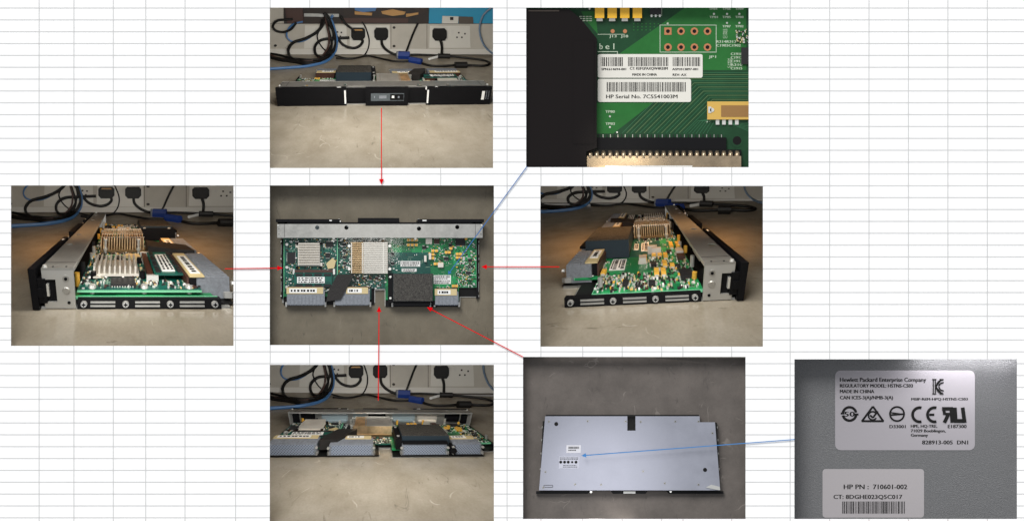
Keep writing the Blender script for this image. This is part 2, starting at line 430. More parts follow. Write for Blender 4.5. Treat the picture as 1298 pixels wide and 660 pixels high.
arrow('red_arrow', (285, 340.5), (358.5, 339.5), red_ink, 'short red arrow pointing right from the left hand photo to the board')
arrow('red_arrow', (709, 338), (610, 338), red_ink, 'red arrow pointing left from the right hand photo to the board')
arrow('red_arrow', (479.5, 507), (480.5, 388), red_ink, 'vertical red arrow pointing up from the bottom photo to the overhead photo')
arrow('red_arrow', (663, 452), (541, 389), red_ink, 'slanting red arrow pointing up left from the underside photo')
arrow('blue_line', (668, 211), (568, 347.5), blue_ink, 'thin blue leader line from label close up photo down to the board', head=4, hw=2.6, w=.5)
arrow('blue_arrow', (1007, 556.5), (737, 577), bluel_ink, 'long pale blue arrow pointing left at the small labels of the metal plate', head=6, hw=2.8, w=.55)

# ------------------------------------------------------------------ the blade module
def blade(P, lab, seed=3, rear=False):
    rnd = random.Random(seed)
    base = P.map(Vector((0, -50, 0)))
    T = thing('server_module', lab, 'circuit module', base, 'the same server module seen from five sides')
    def part(mb, name, parent=None, bevel=0, label=None, smooth=False):
        return build(mb, name, P, parent or T, bevel=bevel, label=label, smooth=smooth)
    D = lambda d: -d
    MB.LAT = True; MB.DZ = 0
    # base tray with film, notched at the rear
    mb = MB(steel)
    mb.box(-124, -6, D(100), D(0), 0, 1.2, (10, 8)); mb.box(-5.99, 6, D(84), D(0), .01, 1.19, (2, 8)); mb.box(6.01, 102, D(104), D(0), 0, 1.2, (10, 8)); mb.box(102.01, 124, D(93), D(0), .01, 1.19, (3, 8))
    tray = part(mb, 'base_tray')
    mb = MB(film); mb.box(-122, -7, D(102.5), D(2), 1.3, 2, (10, 8)); mb.box(-6.9, 6.9, D(82), D(2), 1.31, 1.99, (2, 8)); mb.box(7, 101, D(105), D(2), 1.3, 2, (8, 8)); mb.box(101.01, 122, D(92), D(2), 1.31, 1.99, (2, 8))
    part(mb, 'insulating_film')
    # side rails
    for sx in (-1, 1):
        mb = MB(black)
        for a, b in ((19, 95),): mb.box(sx * 122, sx * 124.9, D(b), D(a), .2, 5.6)
        r = part(mb, 'side_rail', bevel=.5)
        for k in range(3):
            mb = MB(steel); d0 = 26 + 23.5 * k
            for zz in (1.5, 3.5): mb.box(sx * 124.8, sx * 125.5, D(d0 + 13), D(d0), zz, zz + 1.0)
            part(mb, 'slot', r)
        for d in (22.5, 44.5, 68, 91.5):
            mb = MB(steel_b); mb.disc((sx * 124.8, D(d), 2.9), 1.9, 'x', sx * 1.1, 12, 1.6)
            mb.m(black); mb.box(sx * 125.8, sx * 126.1, D(d + 1), D(d - 1), 2.6, 3.2); mb.box(sx * 125.85, sx * 126.15, D(d + .3), D(d - .3), 1.9, 3.9)
            part(mb, 'screw', r)
    MB.DZ = -2.8
    # boards
    mb = MB(green); z = 8.6
    mb.box(-122, -54, D(92), D(17), z - 1.5, z, (8, 8)); mb.box(7, 66, D(96), D(17), z - 1.5, z, (6, 8)); mb.box(66.01, 100, D(97), D(17), z - 1.49, z - .01, (4, 8)); mb.box(100.02, 122, D(80), D(17), z - 1.5, z, (3, 7))
    mb.m(green_d); mb.box(-53.9, 6.9, D(82), D(17), z - 1.5, z, (6, 7)); mb.box(-54, -11, D(96), D(82.01), z - 1.49, z - .01, (4, 2)); mb.box(8, 64, D(63), D(36), z + .02, z + .2, (5, 3))
    mb.m(green_e); mb.box(-122.3, -122.01, D(94), D(17), z - 1.7, z + .1); mb.box(122.01, 122.3, D(80), D(17), z - 1.7, z + .1); mb.box(66, 100, D(97.4), D(97.02), z - 1.6, z + .1); mb.box(100, 122.3, D(80.4), D(80.02), z - 1.7, z + .1)
    part(mb, 'main_board')
    MB.DZ = -4.6
    zz = 13.6
    mb = MB(green_d); mb.box(-121, -54.5, D(86), D(18), zz - 1.4, zz, (8, 8)); mb.m(green_e); mb.box(-121.3, -121.01, D(86), D(18), zz - 1.5, zz - .3); mb.box(-54.4, -53.4, D(80), D(18), zz - 1.4, zz + .3)
    mez = part(mb, 'upper_board')
    for x, d in ((-118, 80), (-118, 26), (-60, 22), (-72, 82), (-118, 55)):
        mb = MB(silver); mb.disc((x, D(d), zz), 2.3, 'z', 1.6, 10, 1.8); mb.disc((x, D(d), zz - 5), 1.5, 'z', 3.5, 8); part(mb, 'screw', mez)
    # silver finned heat sink
    mb = MB(alum); mb.box(-104, -76, D(53), D(24), 14.6, 16.2)
    for k in range(9):
        d = 24.6 + k * 3.2; mb.box(-103.5, -76.5, D(d + 1.1), D(d), 16.2, 20.9)
    mb.box(-107, -104, D(30), D(25), 14.6, 15.6); mb.box(-76, -73, D(54), D(49), 14.6, 15.6)
    hs = part(mb, 'silver_heat_sink')
    for x, d in ((-105, 25), (-75, 25), (-105, 55), (-75, 55)):
        mb = MB(black); mb.disc((x, D(d), 14), 2.0, 'z', 4, 10, 1.6); part(mb, 'push_pin', hs)
    MB.DZ = -2.5
    # big heat sink; reflection, glare and gap shade sit in its colours
    mb = MB(fin_gap); mb.box(-37, 10, D(63), D(23), 9.4, 11.5, (4, 4)); mb.m(gold)
    for k in range(17):
        d = 23.5 + k * 2.35; mb.box(-36 if k % 3 else -37, 9.5, D(d + .8), D(d), 11.5, 22.3)
    mb.m(fin_glare)
    for k in range(17):
        d = 23.4 + k * 2.35; mb.box(-21, 9.8, D(d + 1.6), D(d - .1), 22.32, 22.7)
    for x in (-22.8, -36.5, 4): mb.box(x, x + 1.1, D(62.6), D(24), 22.72, 22.95)
    hs2 = part(mb, 'large_heat_sink')
    for x, d in ((-39, 28), (-39, 57), (12.5, 28), (12.5, 57)):
        mb = MB(silver); mb.disc((x, D(d), 8.7), 1.1, 'z', 13, 8); mb.disc((x, D(d), 12), 2.0, 'z', 2, 10); mb.disc((x, D(d), 20.5), 1.8, 'z', 1.5, 10); part(mb, 'spring_screw', hs2)
    MB.DZ = -4.6
    # memory strip with its label
    mb = MB(green_d); mb.box(-109, -61, D(80), D(62), 17.0, 18, (5, 3)); mb.m(chip)
    for k in range(4): mb.box(-107 + k * 12, -98 + k * 12, D(66), D(63), 18, 18.8); mb.box(-107 + k * 12, -98 + k * 12, D(79.4), D(76.4), 18, 18.8)
    ms = part(mb, 'memory_strip')
    mb = MB(white); mb.box(-105, -70, D(75), D(67), 18.0, 18.9, (4, 1)); mb.m(ink)
    for j in range(3):
        x = -103.5
        while x < -73:
            wv = rnd.uniform(1, 4.5); mb.box(x, min(x + wv, -71.5), D(74.3 - j * 2.5), D(73.0 - j * 2.5), 18.95, 19.05); x += wv + rnd.uniform(.5, 1.8)
    part(mb, 'label', ms)
    mb = MB(brown); mb.box(-108, -60, D(61.5), D(58), 13.8, 17.2); mb.m(silver); mb.box(-110.5, -108.2, D(64), D(57), 14, 17.5); mb.box(-59.5, -57, D(64), D(57), 14, 17.5)
    part(mb, 'memory_socket')
    mb = MB(chip); mb.box(-117.5, -107.5, D(50), D(36), 13.8, 15.2); mb.m(silver)
    for k in range(9): mb.box(-118.3, -106.7, D(37.3 + k * 1.45), D(36.7 + k * 1.45), 13.75, 14.2)
    part(mb, 'flat_chip')
    MB.DZ = -2.8
    # shaped black cover and boxed cover
    mb = MB(wedge_m); mb.prism([(-68, D(98)), (-66, D(86)), (-54, D(64)), (-32, D(63.5)), (-50, D(96))], 9, 19.6); part(mb, 'wedge_cover', bevel=.7)
    MB.DZ = -1.8
    mb = MB(slate); mb.box(16.6, 67, D(98), D(63), 8.8, 23.2); mb.m(blackrough); mb.box(16.9, 66.7, D(97.7), D(63.3), 23.25, 23.9, (5, 4)); mb.m(slate)
    cv = part(mb, 'box_cover')
    mb = MB(black); mb.box(10.2, 16.4, D(100), D(62.5), 8.8, 21.5); fl = part(mb, 'cover_flange', cv, bevel=.8)
    for d in (67, 94): mb = MB(silver); mb.disc((13.2, D(d), 21.5), 1.5, 'z', .8, 10); part(mb, 'screw', cv)
    mb = MB(black); mb.box(16.8, 64, D(103.6), D(98.2), 16.5, 18.5)
    part(mb, 'rear_ledge', cv)
    MB.DZ = 0
    # connectors
    for x0, x1, d0, zb, zt in ((-118, -70, 84, 2.6, 14.8), (-57, -13, 84, 2.2, 14), (16.5, 63, 98.3, 2.2, 14), (70, 99.5, 86, 2.4, 14.6)):
        mb = MB(conn); mb.box(x0, x1, D(102.6), D(d0), zb, zt, (6, 2))
        n = int((x1 - x0) / 4.6)
        for k in range(n):
            xx = x0 + 1 + k * (x1 - x0 - 1) / n
            if x0 == -57 and xx < -47: continue
            mb.box(xx, xx + 3.3, D(102), D(d0 + 7 if d0 < 90 else 98.6), zt, zt + .7)
        c = part(mb, 'rear_connector')
        mb = MB(conn_r); mb.box(x0 + 2, x1 - 2, D(103.2), D(102.62), zb + .8, zt - .8, (8, 1)); part(mb, 'socket_face', c)
        for x in (x0 - .8, x1 + .8):
            mb = MB(steel_b); mb.prism([(x - 1.2, D(103)), (x + 1.2, D(103)), (x, D(105.4))], zb + 1, zb + 4); mb.box(x - 1.1, x + 1.1, D(102.9), D(99), zb + 1, zb + 4); part(mb, 'guide_latch', c)
            mb = MB(steel_b); mb.disc((x, D(103.2), zt - 3), 1.3, 'y', -1.6, 8); part(mb, 'screw', c)
        if d0 < 90:
            xs_ = x0 - .5 if x0 != -57 else -43; mb = MB(cream); mb.box(xs_, x1 - 2, D(d0 + 4.5), D(d0 - 3.8), zt - .02, zt + .9); mb.m(black); mb.box(x0 - .4, x1 - 2.1, D(d0 - .03), D(d0 - 3.7), zb + 3, zt - .05); mb.m(brown); mb.box(x0 + 1, x1 - 1, D(d0 - 3.82), D(d0 - 5), zb + 3, zt - .5)
            part(mb, 'contact_bar', c)
            lx = x0 + 3 if x0 != -57 else -41; mb = MB(white); mb.box(lx, x1 - 10, D(d0 + 3.4), D(d0 - 2.4), zt + .92, zt + 1.2); mb.m(ink)
            x = lx + 2
            while x < x1 - 15: wv = rnd.uniform(.8, 3); mb.box(x, x + wv, D(d0 + 1.8), D(d0 - .8), zt + 1.22, zt + 1.35); x += wv + rnd.uniform(.5, 2)
            part(mb, 'label', c)
    mb = MB(black); mb.box(66.4, 72, D(103), D(97), 2.2, 13); mb.disc((69.2, D(103.1), 8), 3.3, 'y', -2.5, 12); part(mb, 'round_guide', bevel=.8)
    mb = MB(steel_b); mb.disc((119, D(76), 8.7), 1.5, 'z', 5, 8); part(mb, 'metal_post')
    MB.DZ = -2.8
    # labels on the right half of the board
    def lab_(x0, x1, d0, d1, z0, txt=None, rows=1):
        mb = MB(white); mb.box(x0, x1, D(d1), D(d0), z0, z0 + .3); mb.m(ink); x = x0 + 1.5
        hh = (d1 - d0)
        for r_ in range(rows):
            x = x0 + 1.5; a = d0 + hh * (r_ + .12) / rows; b = d0 + hh * (r_ + .58) / rows
            while x < x1 - 2: wv = rnd.choice((.35, .6, .9)); mb.box(x, x + wv, D(b), D(a), z0 + .32, z0 + .42); x += wv + rnd.choice((.4, .6, .9))
            x = x0 + 2
            while x < x1 - 4: wv = rnd.uniform(1, 3); mb.box(x, x + wv, D(b + hh * .28 / rows), D(b + hh * .12 / rows), z0 + .32, z0 + .42); x += wv + .6
        part(mb, 'label')
    lab_(26, 51, 47, 54, 8.9); lab_(27.5, 46.5, 56.5, 60.5, 8.9); lab_(68, 90, 65, 76, 8.7, rows=2); lab_(4.5, 8, 0, 0.1, 8.7) if 0 else None
    # amber capacitors, coils, chips
    caps = [(67, d) for d in (34, 38.6, 43.2)] + [(71.5, 34), (98, 38), (98, 42.5), (102, 38), (102, 42.5), (84, 36), (88, 36), (36, 20.5), (41, 20.5), (46, 20.5), (36, 26.5), (41, 26.5), (46, 26.5), (93, 78.5), (97, 78.5), (70, 50.5), (74, 50.5), (78, 50.5), (90, 31)]
    for x, d in caps:
        mb = MB(tan); mb.box(x - 1.7, x + 1.7, D(d + 1.6), D(d - 1.6), 8.7, 12.2 if d < 60 else 10.8); mb.m(silver); mb.box(x - 2.1, x - 1.72, D(d + 1.3), D(d - 1.3), 8.7, 10.4); mb.box(x + 1.72, x + 2.1, D(d + 1.3), D(d - 1.3), 8.7, 10.4)
        part(mb, 'capacitor')
    for x, d, a, b, h in ((102, 23, 12, 9, 1.8), (77, 52, 7, 5.5, 5), (62, 22, 8, 6, 4.5), (72, 22, 7, 6, 3.5), (89, 27, 4, 4, 2), (84, 44, 6, 4, 2), (114, 46, 5, 4, 2), (112, 62, 6, 3.5, 2), (56, 30, 5, 4, 2), (-45, 26, 4.5, 3.4, 2.5), (-45, 34, 4.5, 3.4, 2.5), (-45, 42, 4.5, 3.4, 2.5), (-45, 50, 4.5, 3.4, 2.5), (16, 38, 4, 3, 3), (16, 50, 4, 3, 3), (-64, 26, 9, 7, 2), (-66, 40, 6, 6, 2), (-28, 69, 4, 3.2, 2.5), (-20, 69, 4, 3.2, 2.5), (-12, 69, 4, 3.2, 2.5), (-4, 69, 4, 3.2, 2.5)):
        z0 = zz if x < -54 else 8.65
        mt = alum if (x, d) in ((77, 52), (62, 22)) else (brown if h == 3.5 or x in (-28, -20, -12, -4) else chip)
        MB.DZ = -4.6 if x < -54 else -2.8
        mb = MB(mt); mb.box(x - a / 2, x + a / 2, D(d + b / 2), D(d - b / 2), z0 + .1, z0 + h); mb.m(silver)
        k = int(a / 1.1)
        for i in range(k): mb.box(x - a / 2 + .3 + i * 1.1, x - a / 2 + .8 + i * 1.1, D(d + b / 2 + .9), D(d - b / 2 - .9), z0 + .05, z0 + .5)
        part(mb, 'chip')
    MB.DZ = -2.8
    mb = MB(alum)
    for x, d in ((66, 41), (60, 44)):
        mb.box(x - 4, x - 1, D(d + 4), D(d - 4), 8.8, 16)
    part(mb, 'shield_clip')
    MB.DZ = -4.6
    mb = MB(cream); mb.prism([(-68, D(50)), (-60, D(43)), (-56, D(47)), (-58, D(56)), (-66, D(57))], 13.8, 15.8); part(mb, 'foam_pad')
    # small soldered parts: uncountable
    MB.DZ = 0; LO = lambda v: v - 4.6 if v > 12 else v - 2.8
    mk = mat('board_marking', (.30, .42, .30), .6)
    mb = MB(silver, chip, tan, white, cream, brown)
    def scatter(n, x0, x1, d0, d1, z0, sz=1.0):
        for _ in range(int(n * 1.5)):
            z0_ = LO(z0); x = rnd.uniform(x0, x1); d = rnd.uniform(d0, d1); a, b = rnd.choice(((1.5, .8), (.8, 1.5), (2.2, 1.2), (1, 1), (.7, .7)))
            mb.m(rnd.choices((silver, chip, tan, white, cream, brown), (3.4, 4, .6, 1.6, 1.3, 2))[0]); mb.box(x, x + a * sz, D(d + b * sz), D(d), z0_, z0_ + rnd.uniform(.4, 1.5))
    scatter(230, -120, -56, 18, 61, zz + .02); scatter(70, -120, -56, 80, 85, zz + .02); scatter(40, -120, -110, 50, 84, zz + .02)
    scatter(90, -53, -38, 18, 62, 8.62); scatter(40, -37, 10, 17.5, 22.5, 8.62); scatter(110, -36, 6, 64, 81, 8.62); scatter(80, -48, -14, 80, 84, 8.62)
    scatter(22, 10, 24, 18, 62, 8.85); scatter(14, 24, 64, 20, 40, 8.85); scatter(120, 64, 104, 18, 52, 8.62); scatter(160, 96, 120, 48, 79, 8.62); scatter(70, 104, 120, 18, 48, 8.62); scatter(25, 68, 98, 77, 85, 8.62)
    def marks(n, x0, x1, d0, d1, z0):
        mb.m(mk)
        for _ in range(n):
            x = rnd.uniform(x0, x1); d = rnd.uniform(d0, d1); a, b = rnd.choice(((4, .35), (.35, 4), (2.5, .3), (.3, 2.5), (7, .25)))
            mb.box(x, min(x + a, x1), D(d + b), D(d), LO(z0), LO(z0) + .06)
    marks(120, -120, -56, 18, 85, zz + .03); marks(60, -52, 8, 18, 80, 8.63); marks(130, 10, 120, 18, 79, 8.9)
    st = part(mb, 'soldered_components'); st['kind'] = 'stuff'
    MB.DZ = 0; MB.LAT = False
    # front channel: top, front wall, ends
    mb = MB(steel)
    holes = [(-79.5, 4.7), (-42.5, 4.7), (49.5, 6), (98, 4)]
    xs = [-126]
    # top with round holes made of strips around an octagonal opening
    prev = -126.0
    for hx, hd in holes:
        mb.box(prev, hx - 3.4, D(17), D(.2), 23.1, 24, (4, 1))
        n = 16; ring = []
        for i in range(n):
            a = 2 * math.pi * i / n + math.pi / n; ring.append((hx + 2.7 * math.cos(a), D(hd) + 2.7 * math.sin(a)))
        def edge(a):
            cx, cy = math.cos(a), math.sin(a); ks = []
            if cx: ks.append(((3.39 if cx > 0 else -3.39)) / cx)
            if cy: ks.append((((-.2 + hd) if cy > 0 else (-17 + hd))) / cy)
            k = min(v for v in ks if v > 0); return (hx + k * cx, D(hd) + k * cy)
        A = [2 * math.pi * i / n + math.pi / n for i in range(n)]
        cs = [math.atan2((-.2 + hd) if sy > 0 else (-17 + hd), sx * 3.39) % (2 * math.pi) for sx in (1, -1) for sy in (1, -1)]
        A = sorted(A + cs); I = [(hx + 2.7 * math.cos(a), D(hd) + 2.7 * math.sin(a)) for a in A]; O = [edge(a) for a in A]; m_ = len(A)
        vs = [(x, y, 24) for x, y in I] + [(x, y, 24) for x, y in O] + [(x, y, 23.1) for x, y in I] + [(x, y, 23.1) for x, y in O]; fs = []
        for i in range(m_):
            j = (i + 1) % m_; fs += [(i, m_ + i, m_ + j, j), (2 * m_ + i, 2 * m_ + j, 3 * m_ + j, 3 * m_ + i), (i, j, 2 * m_ + j, 2 * m_ + i)]
        mb.add(vs, fs); prev = hx + 3.4
    mb.box(prev, 126, D(17), D(.2), 23.1, 24, (4, 1))
    mb.box(-130, 130, D(1.4), D(.2), 1.3, 23.05, (10, 1))
    mb.m(steel_b); mb.box(-130, 130, D(17.5), D(17.05), 22.3, 24.1, (12, 1)); mb.m(steel)
    mb.m(film)
    for sx in (-1, 1): mb.box(sx * 120.8, sx * 121.2, D(16.8), D(.5), 24.02, 24.1)
    ch = part(mb, 'front_channel')
    for sx in (-1, 1):
        mb = MB(steel_b); X0, X1 = sx * 129, sx * 130.2
        mb.box(X0, X1, D(17), D(7.2), .6, 22.6); mb.box(X0, X1, D(7.19), D(.3), .6, 4.5); mb.box(X0, X1, D(7.19), D(.3), 17.5, 22.6)
        mb.m(steel); mb.box(sx * 126.05, X1, D(17), D(.3), 22.65, 23.9)
        mb.disc((X1, D(12.5), 11), 2.2, 'x', sx * .5, 12, 1.8); mb.disc((X1, D(12.8), 18), 1.8, 'x', sx * .4, 12)
        mb.m(black); mb.disc((X1 + sx * .4, D(12.8), 18), .9, 'x', sx * .3, 10); mb.disc((X1, D(13.5), 4), .9, 'x', sx * .35, 10)
        mb.disc((sx * 128, D(6), 23.9), .6, 'z', .2, 8); mb.disc((sx * 128, D(13), 23.9), .6, 'z', .2, 8)
        ep = part(mb, 'end_plate', ch)
        mb = MB(black); mb.box(sx * 121, sx * 128.8, D(7), D(2), 4.6, 17.4); part(mb, 'latch_recess', ch)
        mb = MB(silver); mb.box(sx * 128, sx * 130.6, D(3.4), D(2.2), 8, 15); part(mb, 'latch_pin', ch)
        mb = MB(silver); mb.disc((sx * 129, D(2), 24), 1.4, 'z', 1.2, 8, 1.0); part(mb, 'screw', ch)
    pale = mat('pale_blue_panel', (.30, .37, .40), .35, .3)
    for x0, x1, z0, z1, mt in ((-88, -50, 7, 17, pale), (-42, -24, 9, 20, pale), (16, 50, 8, 19, pale), (54, 84, 7, 15, alum), (-20, 6, 14, 21, black), (96, 118, 9, 21, black), (-118, -98, 9, 21, black)):
        mb = MB(mt); mb.box(x0, x1, D(3.6), D(1.6), z0, z1); mb.box(x0 + 2, x1 - 2, D(8), D(3.65), z0 - 1, z0 + 1.5); part(mb, 'inner_panel', ch, bevel=.4)
    for x in (-112, -92, -60, -44, -30, 22, 46, 60, 92, 112):
        mb = MB(rnd.choice((silver, tan, chip))); mb.disc((x, D(14 + rnd.uniform(0, 6)), 6), 1.6, 'z', rnd.uniform(4, 9), 10); part(mb, 'standing_component')
    # black front fascia
    fr = MB(black); fr.box(-118, 118, D(-.2), D(-2.2), 2, 22, (8, 1)); fa = part(fr, 'fascia')
    for x0, x1 in ((-132, -51), (48, 132)):
        mb = MB(black); s_ = -1 if x0 < 0 else 1
        e0, e1 = (x0, x1)
        mb.prism([(x0, D(0 if s_ < 0 else -2.3)), (x0, D(-8)), (x1, D(-8)), (x1, D(-2.3 if s_ < 0 else 0)), (s_ * 126, D(-2.3)), (s_ * 127, D(0))][::1] if 0 else [(x0, D(-2.3)), (x0, D(-6)), (x1, D(-6)), (x1, D(-2.3))], .6, 24)
        q = part(mb, 'fascia_panel', fa, bevel=.5)
        xe = x1 if s_ < 0 else x0
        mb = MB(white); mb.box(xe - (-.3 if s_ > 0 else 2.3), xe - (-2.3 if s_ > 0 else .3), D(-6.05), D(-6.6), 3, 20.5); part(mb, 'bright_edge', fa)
        mb = MB(black)
        mb.box(s_ * 122, s_ * 131, D(2), D(-2.2), 4, 18); mb.box(s_ * 127, s_ * 132, D(.8), D(-2.2), 8, 13); part(mb, 'latch', fa, bevel=.6)
    mb = MB(black); mb.box(-28, 24.5, D(-2.3), D(-7.5), .8, 23.6); dm = part(mb, 'display_housing', fa, bevel=.6)
    mb = MB(lens); mb.box(-22.5, 18, D(-7.55), D(-7.9), 7, 17); mb.m(black); mb.box(-22, -5.5, D(-7.92), D(-8), 8, 16); part(mb, 'display_window', dm)
    mb = MB(white); mb.box(-10.5, -7.5, D(-8.05), D(-8.3), 10.8, 14); mb.m(conn); mb.box(-17, -15, D(-8.05), D(-8.3), 10.8, 13.4); mb.box(13, 14.2, D(-8), D(-8.2), 11, 13.6); mb.m(conn)
    mb.box(-1, 8, D(-7.95), D(-8), 10.2, 14.2); part(mb, 'indicator_mark', dm)
    mb = MB(white); mb.box(-123.5, -120, D(-6.05), D(-6.3), 7, 18.5); mb.m(conn)
    for k in range(6): mb.box(-126.3, -125.4, D(-6.05), D(-6.3), 8 + k * 1.9, 9.2 + k * 1.9); mb.box(-129, -128.3, D(-6.05), D(-6.3), 8 + k * 1.9, 9 + k * 1.9)
    part(mb, 'side_marking', fa)
    mb = MB(white); mb.box(-64, -61, D(-3.5), D(-5), 24, 24.2); mb.box(54, 59, D(-3.5), D(-5), 24, 24.2); mb.box(-50.9, -49.6, D(-2.5), D(-4), 20, 23.9); part(mb, 'small_print', fa)
    return T

# ------------------------------------------------------------------ backdrop of the bench photos
AFF = {'front': ((483.2, 44.1), (1, 1)), 'left': ((168.8, 244.7), (1.16, .97)), 'right': ((810.2, 239.8), (1.07, .68)), 'rear': ((481.9, 471.1), (1.05, 1.07))}
WHERE = {'front': 'top photo', 'left': 'left hand photo', 'right': 'right hand photo', 'rear': 'bottom photo'}
def backdrop(key):
    P = PAN[key]; (bx, by), (sx, sy) = AFF[key]; where = WHERE[key]
    A = lambda u, v: (bx + sx * (u - 455) / 3.07, by + sy * (v - 120) / 3.07)
    r = P.rect; jy = A(0, 200)[1]; P.setwall(jy)
    k3 = P.scale_at(P.floor(P.c[0], jy)) / 3.07                     # world units per crop pixel at the wall
    # bench
    L, Rr, B, n, m = r[0] - 5, r[2] + 5, r[3] + 5, 24, 20
    mb = MB(bench_a); top = []
    # even steps along the page in x, steps growing towards the viewer in y
    g = []
    for j in range(m + 1):
        y = (jy - 3) + (B - jy + 3) * j / m
        for i in range(n + 1): g.append(P.floor(L + (Rr - L) * i / n, y, 0))
    q = (n + 1) * (m + 1); vs = g + [p - Vector((0, 0, 4)) for p in g]; fs = []
    for j in range(m):
        for i in range(n):
            a = j * (n + 1) + i; fs.append((a, a + n + 1, a + n + 2, a + 1))
    for i in range(n): a = m * (n + 1) + i; fs.append((a, a + q, a + q + 1, a + 1))
    mb.add(vs, fs); structure(build(mb, 'bench_top', P))
    ptop = r[1] - 5
    # wall behind
    def wquad(mb, pts, off0, off1):
        fr = [P.wall(*A(u, v), off1) for u, v in pts]; bk = [p - P.wn * (off1 - off0) for p in fr]; k = len(pts)
        ar = sum(pts[i][0] * pts[(i + 1) % k][1] - pts[(i + 1) % k][0] * pts[i][1] for i in range(k))
        if ar > 0: fr, bk = fr[::-1], bk[::-1]
        return mb.add(fr + bk, [tuple(range(k)), tuple(range(2 * k - 1, k - 1, -1))] + [((i + 1) % k, i, k + i, k + (i + 1) % k) for i in range(k)])
    inv = lambda px, py: (455 + (px - bx) * 3.07 / sx, 120 + (py - by) * 3.07 / sy)
    uL, vT = inv(r[0] - 5, r[1] - 6); uR, _ = inv(r[2] + 5, 0)
    mb = MB(boxgrey); wquad(mb, [(uL, vT), (uR, vT), (uR, 203), (uL, 203)], -6, -3.5); structure(build(mb, 'wall', P))
    vt = max(vT, 79)
    t = thing('cable_trunking', 'long putty coloured cable trunking along the wall behind the bench in the %s' % where, 'cable trunking', P.map(P.wall(*A(455, 198), 0)), 'trunking behind the bench')
    mb = MB(trunk_m); wquad(mb, [(uL, vt), (uR, vt), (uR, 176), (uL, 176)], -3, 0); build(mb, 'cover_strip', P, t)
    mb = MB(trunk_l); wquad(mb, [(uL, 176.5), (uR, 176.5), (uR, 197), (uL, 197)], -3, 2.2); build(mb, 'ledge', P, t)
    for u, v in ((505, 93), (505, 165), (43, 163)):
        if v - 6 < vT: continue
        mb = MB(darkc); pts = [(u + 6 * math.cos(a * math.pi / 5), v + 5 * math.sin(a * math.pi / 5)) for a in range(10)]; wquad(mb, pts, 0.05, .8); build(mb, 'screw', P, t)
    mb = MB(boxgrey); wquad(mb, [(492, vt), (494, vt), (494, 176), (492, 176)], .05, .3); wquad(mb, [(632, vt), (634, vt), (634, 176), (632, 176)], .05, .3)
    build(mb, 'joint', P, t)
    # socket plates
    for nm, (u0, u1, v0, v1), holes in (('leftmost', (155, 322, 85, 174), ((285, 110), (300, 112), (278, 125), (296, 127))), ('middle', (332, 490, 84, 174), ()), ('rightmost', (642, 803, 86, 172), ((757, 113), (781, 117), (750, 131), (769, 131)))):
        t = thing('wall_socket', '%s white double wall socket on the trunking in the %s' % (nm, where), 'wall socket', P.map(P.wall(*A((u0 + u1) / 2, v1), .1)), 'wall sockets behind the bench')
        tp = max(v0, vT + 1)
        mb = MB(sock); wquad(mb, [(u0 + 3, tp), (u1 - 3, tp), (u1, v1), (u0, v1)], .05, 1.6); build(mb, 'socket_plate', P, t, bevel=.3)
        if tp < 105:
            uc = (u0 + u1) / 2
            for du in (-12, 5): mb = MB(trunk_l); wquad(mb, [(uc + du, 104), (uc + du + 10, 104), (uc + du + 10, 118), (uc + du, 118)], 1.65, 2.2); build(mb, 'rocker_switch', P, t)
        if holes and holes[0][1] > vT + 6:
            mb = MB(darkc)
            for u, v in holes: wquad(mb, [(u - 3, v - 3), (u + 3, v - 3), (u + 3, v + 3), (u - 3, v + 3)], 1.62, 1.9)
            build(mb, 'socket_hole', P, t)
    def path(pts, rad, lift=0.0):
        out = []
        sp = spline([(u, v, 0) for u, v in pts], 6)
        for q in sp:
            u, v = q.x, q.y; px, py = A(u, v); 
            ext = 3 + rad + lift
            pwl = P.wall(px, py, ext)
            if pwl.z < rad: pwl = P.floor(px, py, rad)
            out.append(pwl)
        return out
    def cable(nm, lab, pts, rc, m, t=None, lift=0.0):
        pts = [p for p in pts]
        if min(p[1] for p in pts) < vT:                     # trim what runs above the photo
            s = spline([(u, v, 0) for u, v in pts], 4); s = [(p.x, p.y) for p in s if p.y > vT + 1]
            if len(s) < 3: return None
            pts = s
        mb = MB(m); mb.tube(path(pts, rc * k3, lift), rc * k3, 8)
        if t is not None: return build(mb, nm, P, t, smooth=True)
        return tag(build(mb, nm, P, smooth=True), lab % where, 'cable', 'cables behind the module in the ' + where)
    # plugs with cords
    def plug(u, v, cord, lab, mark=False):
        t = thing('power_plug', lab % where, 'power plug', P.map(P.wall(*A(u, v + 20), 2)), 'power plugs behind the module in the ' + where)
        pts = [(u - 27, v - 14), (u - 20, v - 23), (u + 20, v - 23), (u + 27, v - 14), (u + 27, v + 12), (u + 18, v + 24), (u - 18, v + 24), (u - 27, v + 12)]
        pts = [(a, max(b, vT + .5)) for a, b in pts]
        mb = MB(cab_k); wquad(mb, pts, 1.65, 9); build(mb, 'plug_body', P, t, bevel=.5)
        if mark and v - 14 > vT:
            mb = MB(woodg); wquad(mb, [(u - 15, v - 18), (u + 15, v - 18), (u + 18, v - 13), (u - 18, v - 13)], 9.05, 9.5); build(mb, 'fuse_mark', P, t)
        c = cable('cord', '', [(cord[0][0], cord[0][1])] + cord[1:], 5.2, cab_k, t, lift=2)
    plug(365, 118, [(380, 138), (382, 150), (368, 166), (342, 172), (305, 158), (278, 120), (262, 85)], 'leftmost black power plug with pale top and curling cord in the %s', True)
    plug(455, 118, [(456, 140), (460, 162), (478, 182), (505, 196), (528, 200)], 'middle black power plug with short cord running right in the %s')
    plug(683, 120, [(685, 140), (691, 165), (690, 200)], 'rightmost black power plug beside free socket holes in the %s')
    # cables
    K = 'black cable '
    cable('power_cable', K + 'looping widest on the left in the %s', [(240, 40), (232, 75), (205, 110), (160, 135), (115, 150), (95, 175), (97, 200), (115, 216), (135, 222)], 5.5, cab_k, lift=3)
